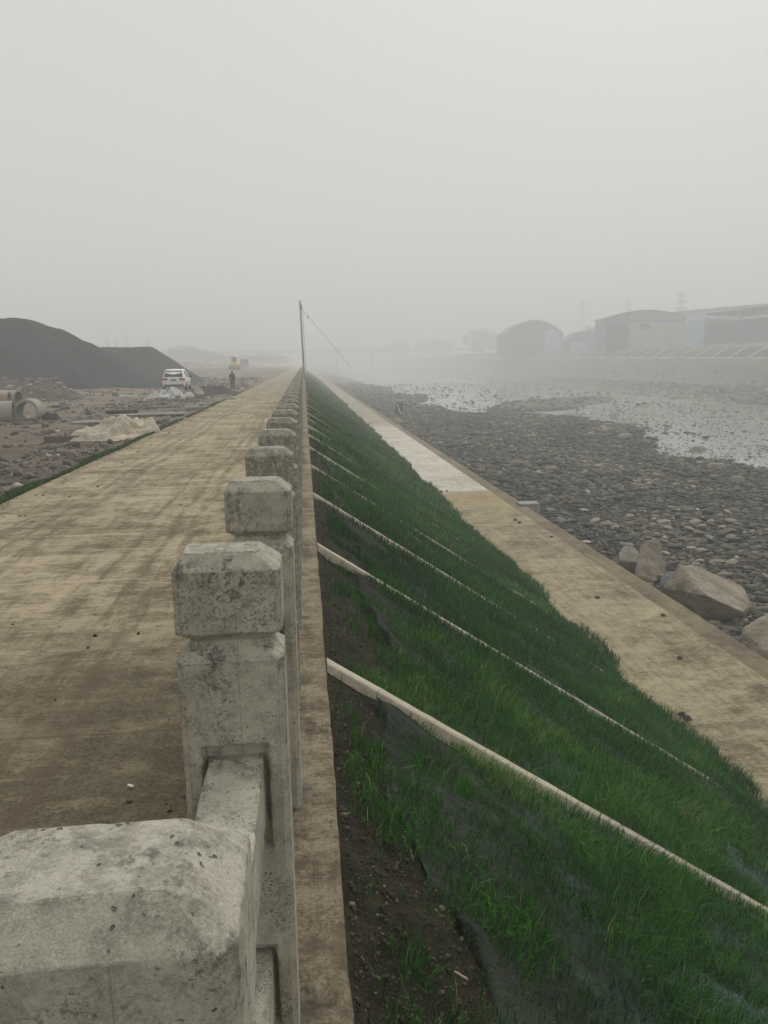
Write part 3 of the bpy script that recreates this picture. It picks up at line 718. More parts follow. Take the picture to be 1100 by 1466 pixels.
# rubble on the yard to the left
ang = [ico(1, s+50, .22, .2) for s in range(5)]
n = 42000; Y = 9+(rng.uniform(0, 1, n)**1.6)*110; X = ROADL-.35-(rng.uniform(0, 1, n)**1.3)*(4+Y*.32)
cl = fbm(X*.35, Y*.35, 95, 4); k = rng.uniform(0, 1, n) < (.10+sstep(.42, .62, cl)*np.where(Y > 45, .6, 1))*(.25+.75*sstep(ROADL-1.0, ROADL-3.2, X))*np.where(X < -9-Y*.05, .35, 1); X, Y, cl = X[k], Y[k], cl[k]; n = len(X)
s_ = np.clip(.028*np.exp(rng.normal(0, .75, n)), .012, .13)*(1+Y/60); S = s_[:, None]*np.stack([rng.uniform(.7, 1.3, n), rng.uniform(.6, 1.1, n), rng.uniform(.3, .7, n)], -1)
tint = np.clip(rng.beta(2, 2, n)*.85+(rng.uniform(0, 1, n) > .95)*.5, 0, 1)
o = scatter("rubble", np.stack([X, Y, left_z(X, Y)+S[:, 2]*.3], -1), S, rng.uniform(0, 6, n), rng.normal(0, .4, n), tint, ang, MT['rubble'], False); tag(o, "broken stones and rubble strewn over the work yard", "rubble", kind='stuff')
# crumbs of soil on top of the bank
n = 30000; Y = 1.6+(rng.uniform(0, 1, n)**1.5)*24; X = COPR+.02+rng.uniform(0, 1, n)**1.2*.85
s_ = np.clip(.0038*np.exp(rng.normal(0, .62, n)), .002, .019); S = s_[:, None]*np.stack([rng.uniform(.8, 1.3, n), rng.uniform(.7, 1.1, n), rng.uniform(.5, .9, n)], -1)
o = scatter("soil_crumbs", np.stack([X, Y, slope_z(X)+soil_bump(X, Y)*sstep(COPR, COPR+.15, X)+S[:, 2]*.4], -1), S, rng.uniform(0, 6, n), rng.normal(0, .4, n), rng.uniform(0, .97, n)**2.4, ang, MT['crumbs'], False); tag(o, "crumbs of soil and small stones along the top of the bank", "soil", kind='stuff')

n = 2600; Y = 1.2+(rng.uniform(0, 1, n)**1.7)*40; q_ = rng.uniform(0, 1, n); X = np.where(q_ < .45, ROADR+.0-rng.exponential(.12, n), np.where(q_ < .93, ROADL+.02+rng.exponential(.25, n), rng.uniform(ROADL, ROADR, n)))
k = (X < ROADR) & (X > ROADL); X, Y = X[k], Y[k]; n = len(X); s_ = np.clip(.0042*np.exp(rng.normal(0, .55, n)), .002, .016)*(1+Y/30); S = s_[:, None]*np.stack([rng.uniform(.8, 1.4, n), rng.uniform(.7, 1.1, n), rng.uniform(.4, .8, n)], -1)
o = scatter("grit", np.stack([X, Y, .002+S[:, 2]*.5], -1), S, rng.uniform(0, 6, n), rng.normal(0, .3, n), rng.uniform(0, 1, n), ang, MT['crumbs'], False); tag(o, "fine grit and crumbs of mud lying on the road", "grit", kind='stuff')
# ------------------------------------------------------------------ boulders
def rock(name, pts, mat, label, cat, cut=.12, amp=.05, group=None, bev=.05):
    pts = [Vector(p) for p in pts]; c = sum(pts, Vector())/len(pts); c.z = min(p.z for p in pts)
    mb = MB(); mb.hull([p-c for p in pts]); bm = mb.bm
    bmesh.ops.bevel(bm, geom=list(bm.edges), offset=bev, segments=2, affect='EDGES', profile=.5, clamp_overlap=True)
    for it in range(6):
        lng = [e for e in bm.edges if e.calc_length() > cut*1.5]
        if not lng: break
        bmesh.ops.subdivide_edges(bm, edges=lng, cuts=1)
        bmesh.ops.triangulate(bm, faces=[f for f in bm.faces if len(f.verts) > 4])
    bm.normal_update(); sd = Vector((c.x, c.y, 0))
    for v in bm.verts:
        v.co += v.normal*(mnoise.fractal((v.co+sd)*2.1, 1.0, 2.0, 5)*amp+mnoise.fractal((v.co+sd)*9, 1.0, 2.0, 3)*amp*.35)
    o = mb.build(name, mat, smooth=False, loc=c); tag(o, label, cat, group); return o
def W(u, v, y): return tuple(ony(u, v, y))
BZ = -4.95
def bz(u, v, y): p = ony(u, v, y); return (p[0], p[1], BZ)
rock("boulder", [W(972, 808, 20.6), W(1003, 813, 21.6), W(1064, 838, 20.6), W(1074, 868, 19.0), W(1064, 876, 18.0), W(1013, 853, 18.35), W(985, 828, 19.6),
                 W(950, 842, 20.4), bz(950, 850, 20.7), bz(1004, 875, 19.0), bz(1040, 890, 18.75), bz(1066, 885, 18.9), bz(1078, 866, 19.6), bz(1010, 815, 22)],
     MT['boulder'], "largest tan boulder, a long flat-topped block with a dark shaded end beside the lower path", "boulder", .07, .055, None, .015)
rock("boulder", [W(917, 781, 22.9), W(936, 769, 23.2), W(944, 771, 23.2), W(953, 808, 22.8), W(949, 828, 22.4), W(912, 822, 22.2), bz(908, 800, 22.2), bz(955, 800, 22.2), bz(952, 800, 23.5), bz(914, 800, 23.6)],
     MT['boulder'], "upright pointed tan boulder standing between the small grey one and the largest block", "boulder", .08, .04)
rock("boulder", [W(886, 790, 23.6), W(893, 782, 24.0), W(906, 781, 24.1), W(915, 789, 23.8), W(914, 806, 23.2), W(888, 802, 23.2), bz(884, 800, 23.4), bz(916, 800, 23.4), bz(912, 800, 24.4), bz(888, 800, 24.4)],
     MT['pale'], "smallest rounded pale boulder touching the left of the pointed one", "boulder", .07, .05)
rock("boulder", [W(1062, 900, 16.6), W(1074, 890, 17.0), W(1108, 874, 16.8), W(1140, 884, 16.2), W(1130, 930, 15.2), W(1092, 930, 15.5), bz(1064, 902, 16.3), bz(1130, 900, 17.4), bz(1150, 930, 15.0), bz(1090, 925, 15.3)],
     MT['boulder'], "tan boulder cut off by the right edge of the picture", "boulder", .08, .05)
rock("boulder", [W(945, 826, 21.6), W(956, 817, 21.9), W(973, 818, 21.6), W(972, 830, 21.2), W(948, 838, 21.2), bz(945, 826, 21.2), bz(972, 830, 21.0), bz(975, 820, 22.2), bz(950, 820, 22.2)],
     MT['boulder_grey'], "low blue grey stone wedged between the pointed boulder and the largest block", "boulder", .07, .03)
rock("boulder", [(x+9.85, y+27.3, z-4.75) for x, y, z in ((-.3, -.3, 0), (.3, -.3, 0), (.3, .3, 0), (-.3, .3, 0), (-.2, -.25, .38), (.2, -.2, .42), (.15, .25, .36), (-.2, .2, .3))],
     MT['stone1'], "small round grey stone at the path edge beyond the tan boulders", "boulder", .1, .03)
for (u, v, sx, sy, sz, lab) in ((742, 668, 1.25, .6, .35, "long pale flat stone among the cobbles above the small outfall block"), (1057, 690, .75, .6, .45, "pale tan stone in the cobbles near the right edge"),
                              (1000, 640, 1.2, .9, .45, "buff stone at the water edge toward the right"), (790, 674, .8, .5, .3, "narrow pale stone right of the long flat one"),
                              (896, 625, 1.3, .9, .4, "buff stone at the water edge near the centre of the cobble bed"), (994, 781, .36, .32, .26, "small cream round stone behind the largest boulder"), (1026, 668, 1.1, .6, .4, "pinkish tan slab of stone before the river water")):
    p = onz(u, v, -4.75); h = [(a*sx*.5, b*sy*.5, c*sz) for a in (-1, 1) for b in (-1, 1) for c in (0,)]+[(a*sx*.36, b*sy*.34, sz*random.uniform(.8, 1.1)) for a in (-1, 1) for b in (-1, 1)]+[(a*sx*.62, 0, sz*.4) for a in (-1, 1)]
    rock("pale_stone", [(p[0]+a, p[1]+b, bed_z(p[0], p[1])+c) for a, b, c in h], MT['pale'], lab, "stone", .12, .05)

# outfall block on the path edge
p = onz(742, 712, FOOTZ)
t = MB().box((0, 0, 0), (.9, .75, .62), bev=.02).build("outfall_block", MT['slab'], loc=(9.75, 32.8, FOOTZ-.29)); tag(t, "pale square concrete block jutting from the path edge over the cobbles", "concrete block")

# dark board on a stake
p = onz(571, 596, -4.5)
b = empty("marker_board", (p[0], p[1], p[2]))
tag(b, "small black board with a white diagonal stripe on the gravel edge by the path", "marker")
d0 = p[1]/1100*1.25
MB().tube((0, 0, -.3), (0, 0, 16*d0), .03).build("stake", MT['wood'], b)
MB().hull([(-4.6*d0, y, 3*d0) for y in (0, .05)]+[(3.5*d0, y, 1*d0) for y in (0, .05)]+[(5.5*d0, y, 16*d0) for y in (0, .05)]+[(-3*d0, y, 15*d0) for y in (0, .05)]).build("board", MT['flag'], b)
MB().hull([(-2*d0, y, 14*d0) for y in (-.01, .0)]+[(-1*d0, y, 14.2*d0) for y in (-.01, .0)]+[(3*d0, y, 3*d0) for y in (-.01, .0)]+[(2*d0, y, 2.6*d0) for y in (-.01, .0)]).build("stripe", MT['white'], b)
p = onz(563, 602, -4.5)
rock("earth_clump", [(p[0]+a*1.3, p[1]+b_*1.2, -4.7+c) for a, b_, c in ((-1, -1, 0), (1, -1, 0), (1, 1, 0), (-1, 1, 0), (-.4, -.4, .6), (.5, .2, .7), (.2, -.5, .55))], MT['dirt_heap'], "pinkish brown heap of earth under the black marker board", "earth heap", .25, .1)

# ------------------------------------------------------------------ clods and litter on the pavings
spots = [(974, 941), (977, 1022), (985, 1028), (744, 748), (738, 744), (790, 768), (805, 893), (856, 855), (717, 790), (640, 703), (632, 704), (557, 640), (573, 659), (950, 880)]
for i, (u, v) in enumerate(spots):
    p = onz(u, v, FOOTZ+.03); s = random.uniform(.04, .075)*(1+p[1]/60)
    rock("dirt_clod", [(p[0]+a*s, p[1]+b_*s, FOOTZ+c*s) for a, b_, c in ((-1, -.8, 0), (1, -.7, 0), (.8, 1, 0), (-.9, .8, 0), (-.3, -.4, 1), (.5, .2, .9), (-.5, .4, .8))], MT['rubble_soil'], "small dark clod of earth lying on the lower path", "clod", .03, .008, "clods on the lower path", .01)
for i, (u, v) in enumerate([(198, 906), (126, 926), (136, 909), (18, 893), (84, 896), (46, 746), (205, 823)]):
    p = onz(u, v, .01); s = random.uniform(.009, .016)
    rock("dirt_clod", [(p[0]+a*s, p[1]+b_*s, c*s) for a, b_, c in ((-1, -.8, 0), (1, -.7, 0), (.8, 1, 0), (-.9, .8, 0), (-.3, -.4, 1), (.5, .2, .9), (-.5, .4, .8))], MT['mound'], "tiny dark clod of earth lying on the upper road", "clod", .01, .003, "clods on the upper road", .004)
p = onz(187, 1125, .01); t = MB().box((0, 0, 0), (.035, .012, .01), bev=.003).build("litter", MT['litter'], loc=p, rz=-.5); tag(t, "tiny white scrap of litter on the brown mud of the road", "litter")
p = onz(655, 1452, 0); x_ = 1.35; t = MB().tube((-.03, 0, 0), (.03, 0, .0), .005).build("stub", MT['pipe_tan'], loc=(ony(660, 1452, 2.55)[0], 2.55, slope_z(ony(660, 1452, 2.55)[0])+.12), rz=-.8); tag(t, "small buff stub lying on the ground sheet at the bottom edge", "litter")

# ------------------------------------------------------------------ utility pole
p = onz(436, 541, 0); PY = 108.0; px = ony(436, 541, PY)[0]
b = empty("utility_pole", (px, PY, 0)); tag(b, "tall thin dark utility pole at the far end of the railing with a guy wire", "utility pole")
top = Vector(ony(429.5, 430, PY))-Vector((px, PY, 0))
MB().tube((0, 0, 0), top, .14, .10, 10).build("pole", MT['pole'], b)
m = MB()
for k, t_ in enumerate((.90, .92, .945)): m.tube(top*t_+Vector((-.1, 0, 0)), top*t_+Vector((.28, 0, .05)), .06)
m.box(top*.91+Vector((.1, 0, 0)), (.3, .3, .5)).build("bracket", MT['steel'], b)
MB().tube(top*.90+Vector((.15, 0, 0)), Vector(ony(501, 523, 112))-Vector((px, PY, 0)), .022, .022, 5).build("guy_wire", MT['pole'], b)
MB().tube(top*.88+Vector((.3, 0, 0)), (.28, 0, .1), .03, .03, 5).build("cable", MT['pole'], b)
q = Vector(ony(441, 454, PY))-Vector((px, PY, 0)); MB().tube(q+Vector((0, 0, .15)), q-Vector((0, 0, .15)), .09).build("insulator", MT['steel'], b)
q = Vector(ony(437, 533, PY))-Vector((px, PY, 0)); MB().box(q, (.28, .12, .55), Matrix.Rotation(.35, 3, 'Y'), bev=.04).build("white_plate", MT['white'], b)
t = MB().tube((0, 0, 0), (-.02, 0, .85), .05).build("stake", MT['pole'], loc=(ony(431, 532, 104)[0], 104, 0)); tag(t, "short dark stake at the road edge beside the utility pole", "stake")

# ------------------------------------------------------------------ left yard: gravel heaps
def heap(name, ridge, slope, mat, label, xs, ys, amp=.35, cat="gravel heap", fz=left_z, nz=.25, soft=.6):
    """ridge: list of (x, y, height); sides fall at the angle of repose"""
    X, Y = np.meshgrid(xs, ys); H = np.full(X.shape, -50.)
    for (x0, y0, h0), (x1, y1, h1) in zip(ridge[:-1], ridge[1:]):
        L2 = (x1-x0)**2+(y1-y0)**2+1e-9; t = np.clip(((X-x0)*(x1-x0)+(Y-y0)*(y1-y0))/L2, 0, 1)
        d = np.hypot(X-(x0+t*(x1-x0)), Y-(y0+t*(y1-y0))); H = np.maximum(H, h0+t*(h1-h0)-np.sqrt(d*d+soft)*slope)
    H = H+(fbm(X*nz, Y*nz, 101, 4)-.5)*amp*2-np.abs(fbm(X*.55, Y*.12+X*.1, 109, 3)-.5)*amp*1.2+(fbm(X*nz*5, Y*nz*5, 105, 3)-.5)*amp*.35
    G0 = fz(X, Y); Z = np.where(H > G0, H, G0-.35)
    nx = len(xs); keep = (H > G0-.4)
    V = np.stack([X, Y, Z], -1).reshape(-1, 3); c = V[keep.ravel()].mean(0); c[2] = G0[keep].min()
    i = np.arange(len(xs)-1)[None]+np.arange(len(ys)-1)[:, None]*nx
    Q = np.stack([i, i+1, i+1+nx, i+nx], -1).reshape(-1, 4); kk = keep.ravel()[Q].any(1); Q = Q[kk]
    used, inv = np.unique(Q, return_inverse=True); V = V[used]-c; Q = inv.reshape(-1, 4)
    o = link(name, mesh_np(name, V, Q, smooth=True), mat, loc=c); tag(o, label, cat); return o
def rp(u, v, y, dz=0): q = ony(u, v, y); return (q[0], q[1], q[2]+dz)
heap("gravel_heap", [rp(-160, 452, 80), rp(0, 456, 80, .5), rp(35, 458, 80, .5), rp(80, 471, 81, .5), rp(122, 490, 82, .5), rp(134, 495, 83, .4)], .66, MT['gravel'],
     "nearer and larger dark grey gravel heap, cut off by the left edge", np.linspace(-70, -13, 170), np.linspace(62, 108, 120), .35)
heap("gravel_heap", [rp(100, 497, 104, .5), rp(150, 496, 104, .5), rp(212, 497, 104, .6)], .70, MT['gravel'],
     "smaller dark grey gravel heap behind, its slope ending left of the white car", np.linspace(-52, -11, 130), np.linspace(88, 126, 90), .25)
heap("rubble_heap", [rp(-40, 543, 61), rp(20, 545, 60, .1), rp(50, 544, 59, .1), rp(72, 545, 58, .1), rp(84, 553, 57)], .5, MT['rubble_soil'],
     "low brown heap of earth and pale stones between the concrete pipes and the gravel", np.linspace(-36, -11, 130), np.linspace(48, 70, 120), .35, "rubble heap", nz=.5, soft=.05)
heap("earth_mound", [rp(228, 566, 58.5), rp(262, 561, 60), rp(288, 553, 62, .1), rp(315, 551, 63, .1), rp(335, 558, 64)], .5, MT['mound'],
     "low dark mound of earth behind the white sacks and in front of the person", np.linspace(-14, -5.2, 130), np.linspace(52, 74, 130), .12, "earth mound", nz=.9, soft=.04)
for (u, v, y, w_) in ((190, 548, 0, 1), ):
    pass
# pale stones on the rubble heap
n = 260; X = rng.uniform(-27, -14.5, n); Y = rng.uniform(54, 61, n)
hz = np.zeros(n)
rh = [o for o in COL.objects if o.name == 'rubble_heap'][0]
V_ = np.empty(len(rh.data.vertices)*3, np.float32); rh.data.vertices.foreach_get('co', V_); V_ = V_.reshape(-1, 3)+np.array(rh.location)
for i in range(n): hz[i] = V_[np.argmin((V_[:, 0]-X[i])**2+(V_[:, 1]-Y[i])**2), 2]
s_ = np.clip(.16*np.exp(rng.normal(0, .4, n)), .06, .5); S = s_[:, None]*np.array([1, .8, .6])
o = scatter("rubble", np.stack([X, Y, hz+.03], -1), S, rng.uniform(0, 6, n), rng.normal(0, .4, n), rng.uniform(.5, .97, n), ang, MT['rubble'], False); tag(o, "pale broken stones lying over the rubble heap", "rubble", kind='stuff')

# ------------------------------------------------------------------ concrete pipes
def pipe(a, b_, ro, ri, mat, label, tilt=0):
    a = Vector(a); b_ = Vector(b_); d = b_-a; L = d.length; n = 40; bm = bmesh.new(); rs = []
    for (z, r) in ((0, ri), (0, ro-.02), (.02, ro), (L-.02, ro), (L, ro-.02), (L, ri)):
        rs.append([bm.verts.new((r*math.cos(2*math.pi*k/n), r*math.sin(2*math.pi*k/n), z)) for k in range(n)])
    for i in range(6):
        A, B = rs[i], rs[(i+1) % 6]
        for k in range(n): bm.faces.new((A[k], A[(k+1) % n], B[(k+1) % n], B[k]))
    bmesh.ops.recalc_face_normals(bm, faces=bm.faces)
    me = bpy.data.meshes.new("concrete_pipe"); bm.to_mesh(me); bm.free(); me.polygons.foreach_set('use_smooth', np.ones(len(me.polygons), bool)); me.update()
    me.materials.append(mat)
    o = bpy.data.objects.new("concrete_pipe", me); COL.objects.link(o); o.location = a; o.rotation_mode = 'QUATERNION'; o.rotation_quaternion = d.to_track_quat('Z', 'Y')
    me.set_sharp_from_angle(angle=R(35)) if hasattr(me, 'set_sharp_from_angle') else None
    tag(o, label, "concrete pipe", "concrete pipes stacked at the left"); return o
y1 = 35.5; c1 = ony(37, 589, y1); g1 = float(left_z(c1[0], c1[1])); r1 = .53
pipe(c1, (c1[0]-.10, c1[1]+1.3, c1[2]), r1, .41, MT['pipe'], "front concrete pipe with its open round end facing the camera")
c2 = ony(19, 590, 35.6); pipe(c2, (c2[0]-2.0, c2[1]-.5, c2[2]), .50, .42, MT['pipe'], "front concrete pipe lying side-on left of the open one, cut off by the picture edge")
c3 = ony(27, 571, 39.0); pipe(c3, (c3[0]-1.9, c3[1]-.1+.6, c3[2]), .42, .34, MT['pipe'], "upper concrete pipe behind, its dark open end turned to the right")
c4 = ony(14, 571, 38.0); pipe(c4, (c4[0]-2.0, c4[1]+.0, c4[2]), .36, .29, MT['pipe_tan'], "upper tan concrete pipe at the picture edge above the front ones")
for (u, v, y) in ((8, 604, 34.6), (30, 606, 35.0), (52, 590, 41)):
    q = ony(u, v, y); z0 = float(left_z(q[0], q[1]))
    heap("earth_mound", [(q[0]-.6, y+.4, q[2]+.02), (q[0]+.5, y+1.2, q[2]+.05)], .35, MT['rubble_soil'], "low bed of rubble under the concrete pipe %s" % {8: "at the picture edge", 30: "with the open end", 52: "behind, right of the stack"}[u], np.linspace(q[0]-3, q[0]+3, 40), np.linspace(y-2, y+4, 40), .06, "earth mound", nz=1.5, soft=.04)

# ------------------------------------------------------------------ crumpled cloth and sacks
def crumple(name, cx, cy, lx, ly, h, mat, label, cat, seed, rz=0, humps=((0, 0, 1, .5),), res=90, z0=None):
    s = np.linspace(-1, 1, res); A, B = np.meshgrid(s, s); th = np.arctan2(B, A); rr = np.hypot(A, B)
    out = .72+.30*fbm(np.cos(th)*1.6+5, np.sin(th)*1.6+seed, 111+seed, 3)*1.0
    H = 0
    for (a, b_, hh, ww) in humps: H = H+hh*np.exp(-(((A-a)/ww)**2+((B-b_)/(ww*1.5))**2))
    fold = np.abs(fbm(A*3.1, B*3.3, 120+seed, 4)-.5)*2; fold2 = np.abs(fbm(A*7, B*6, 130+seed, 3)-.5)*2
    H = 1-np.exp(-1.8*H*(.55+.9*fbm(A*2.2+seed, B*2.2, 150+seed, 3)))
    Z = h*(H*(.85+.7*(.5-fold))+.38*(.5-fold2)*(.35+H)+.30*(np.abs(fbm(A*13, B*12, 160+seed, 3)-.5)*-2+.3)*(.3+H)+.07)
    edge = sstep(out, out-.18, rr); Z = Z*edge+.02*h; 
    keep = rr < out
    X = A*lx*.5+(fbm(A*4, B*4, 140+seed, 2)-.5)*lx*.06; Y = B*ly*.5+(fbm(A*4, B*4, 141+seed, 2)-.5)*ly*.06
    V = np.stack([X, Y, Z], -1).reshape(-1, 3); nx = res
    i = np.arange(nx-1)[None]+np.arange(nx-1)[:, None]*nx
    Q = np.stack([i, i+1, i+1+nx, i+nx], -1).reshape(-1, 4); Q = Q[keep.ravel()[Q].all(1)]
    used, inv = np.unique(Q, return_inverse=True)
    o = link(name, mesh_np(name, V[used], inv.reshape(-1, 4), smooth=True), mat, loc=(cx, cy, float(left_z(cx, cy))-.03 if z0 is None else z0), rz=rz)
    tag(o, label, cat); return o
def yard(u, v, it=4):
    z = -.2
    for _ in range(it): p = onz(u, v, z); z = float(left_z(p[0], p[1]))
    return p
p = yard(163, 630); crumple("sacking", p[0], p[1]+.5, 3.4, 1.7, .62, MT['tarp'], "crumpled cream cloth sacking dumped beside the grass verge", "cloth", 1, .28, ((-.05, 0, .95, .22), (.2, .1, .55, .2), (.55, .05, .62, .25), (-.5, -.1, .25, .35)))
p = yard(232, 571); crumple("plastic_sheeting", p[0]+.2, p[1]+.8, 3.2, 2.0, .62, MT['silver'], "crumpled silvery plastic sheeting in front of the white car", "plastic sheeting", 2, .1, ((.25, .2, .95, .4), (-.4, -.1, .35, .3)))
p = yard(284, 567); crumple("white_sack", p[0], p[1]+.4, 1.35, 1.0, .62, MT['white_bag'], "plump off-white sack on the dark earth mound", "sack", 3, 0, ((0, 0, 1, .5),), z0=ony(284, 568, 60)[2]-.1)
p = yard(270, 569); crumple("grey_sheet", p[0], p[1]+.1, 1.2, .9, .35, MT['silver'], "small grey crumpled sheet left of the off-white sack", "plastic sheeting", 4)
p = yard(60, 603); crumple("black_plastic", p[0]+.35, p[1]+.2, 1.0, .8, .28, MT['black_cloth'], "black plastic bundle on the ground right of the open concrete pipe", "plastic bundle", 5, 0, ((-.2, 0, .9, .45), (.4, 0, .5, .3)))
p = yard(118, 664); 
# planks, slabs, kerb pieces
def slab(u, v, d, rz, mat, name, label, cat, dz=0):
    p = yard(u, v); t = MB().box((0, 0, d[2]/2), d, bev=min(d)*.12).build(name, mat, loc=(p[0], p[1], p[2]+dz), rz=rz); t.rotation_euler[1] = random.uniform(-.03, .03); tag(t, label, cat); return t
slab(91, 634, (1.1, .14, .22), .12, MT['wood'], "timber_beam", "dark timber beam lying left of the cream sacking", "beam")
slab(184, 570, (1.3, .5, .10), .1, MT['white_line'], "concrete_slab", "small white slab lying in the open yard left of the silvery sheeting", "slab", .1)
slab(148, 606, (2.4, .9, .08), .1, MT['slab'], "concrete_slab", "flat grey slab on the rubble behind the cream sacking", "slab", .03)
slab(215, 595, (3.2, .9, .07), .12, MT['slab'], "concrete_slab", "long flat grey slab parallel to the road below the silvery sheeting", "slab", .03)
slab(175, 592, (1.5, .35, .16), .2, MT['mound'], "kerb_piece", "dark broken kerb piece on the rubble left of the long flat slab", "kerb piece")
slab(285, 586, (1.3, .4, .15), .1, MT['slab'], "kerb_piece", "grey kerb piece by the road edge below the off-white sack", "kerb piece")
slab(240, 583, (1.8, .25, .12), .3, MT['slab'], "kerb_piece", "thin grey kerb piece below the silvery sheeting", "kerb piece")
for i, (u, v, s, lab) in enumerate(((262, 602, .22, "pale stone on the grass verge, farthest along"), (93, 669, .10, "pale stone on the verge below the cream sacking"), (6, 704, .16, "buff triangular stone in the verge at the left picture edge"), (62, 672, .09, "flat pale stone on the dark soil left of the verge stone"), (247, 612, .10, "small tan stone near the end of the grass verge"), (29, 571, .01, ""), (312, 577, .3, "grey rock on the yard near the road, right of the kerb pieces"), (330, 572, .35, "grey boulder at the road edge below the person"))):
    if not lab: continue
    p = yard(u, v); rock("pale_stone", [(p[0]+a*s*1.3, p[1]+b_*s, p[2]-.02+c*s) for a, b_, c in ((-1, -.8, 0), (1, -.7, 0), (.8, 1, 0), (-.9, .8, 0), (-.3, -.4, .8), (.5, .2, .7), (-.5, .4, .6))], MT['pale'] if i < 6 else MT['slab'], lab, "stone", s*.35, s*.08, None, s*.1)

# ------------------------------------------------------------------ white car seen from behind
def car(loc, rz):
    b = empty("parked_car", loc, rz); tag(b, "white car parked with its tail to the camera before the dark gravel heaps", "car")
    # stations along the car (y = 0 at the tail, + towards the nose): z of belt, roof
    prof = [(0.00, .42, .46, .98, .98), (.06, .34, .80, 1.02, 1.10), (.30, .30, .90, 1.06, 1.46), (.62, .30, .92, 1.07, 1.64), (1.5, .30, .93, 1.06, 1.69), (2.4, .30, .93, 1.03, 1.66), (2.9, .30, .93, 1.01, 1.50), (3.5, .30, .92, .98, 1.02), (4.2, .30, .88, .90, .92), (4.62, .36, .74, .70, .74)]
    bm = bmesh.new(); rings = []
    for (y, zb, hw, zbelt, zr) in prof:
        hw = .93*min(1, hw/.93+.0); tw = hw*.76 if zr-zbelt > .2 else hw*.9
        pts = [(-hw*.93, zb), (-hw, zb+.14), (-hw, zbelt-.15), (-hw*.96, zbelt), (-tw, zr-.07), (-tw*.86, zr), (0, zr+.02), (tw*.86, zr), (tw, zr-.07), (hw*.96, zbelt), (hw, zbelt-.15), (hw, zb+.14), (hw*.93, zb)]
        rings.append([bm.verts.new((x, y, z)) for x, z in pts])
    for a, c in zip(rings[:-1], rings[1:]):
        for k in range(13): bm.faces.new((a[k], a[(k+1) % 13], c[(k+1) % 13], c[k]))
    bm.faces.new(rings[0]); bm.faces.new(rings[-1][::-1])
    bmesh.ops.recalc_face_normals(bm, faces=bm.faces)
    me = bpy.data.meshes.new("body"); bm.to_mesh(me); bm.free(); me.polygons.foreach_set('use_smooth', np.ones(len(me.polygons), bool)); link("body", me, MT['car'], b)
    MB().hull([(-.72, .12, 1.10), (.72, .12, 1.10), (.62, .52, 1.58), (-.62, .52, 1.58), (-.72, .03, 1.10), (.72, .03, 1.10), (.62, .40, 1.58), (-.62, .40, 1.58)]).build("rear_window", MT['glass'], b)
    for s in (-1, 1):
        MB().hull([(s*.91, .7, 1.10), (s*.91, 1.6, 1.09), (s*.77, .85, 1.54), (s*.76, 1.6, 1.58), (s*.86, .7, 1.10), (s*.86, 1.6, 1.09), (s*.70, .85, 1.54), (s*.70, 1.6, 1.58)]).build("side_window", MT['glass'], b)
        MB().hull([(s*.91, 1.68, 1.09), (s*.91, 2.9, 1.06), (s*.76, 1.68, 1.58), (s*.78, 2.5, 1.54), (s*.86, 1.68, 1.09), (s*.86, 2.9, 1.06), (s*.70, 1.68, 1.58), (s*.70, 2.5, 1.54)]).build("side_window", MT['glass'], b)
        MB().box((s*.66, -.0, .93), (.44, .12, .15), bev=.03).build("tail_light", MT['red'], b)
        MB().box((s*1.03, 2.55, 1.08), (.2, .12, .15), bev=.03).build("mirror", MT['black'], b)
        for y in (.85, 3.65):
            wh = MB().tube((s*.72, y, .34), (s*.94, y, .34), .34, .34, 20).build("wheel", MT['black'], b); MB().tube((s*.93, y, .34), (s*.955, y, .34), .2, .2, 14).build("rim", MT['chrome'], wh)
    MB().box((0, -.015, .86), (.46, .05, .13)).build("number_plate", MT['blue'], b)
    MB().box((0, .04, .44), (1.5, .14, .16), bev=.04).build("bumper", MT['black'], b)
    return b
cp_ = ony(249.5, 560, 62); car((cp_[0], 62, float(cp_[2])), R(2))
_g = float(left_z(cp_[0], 62))

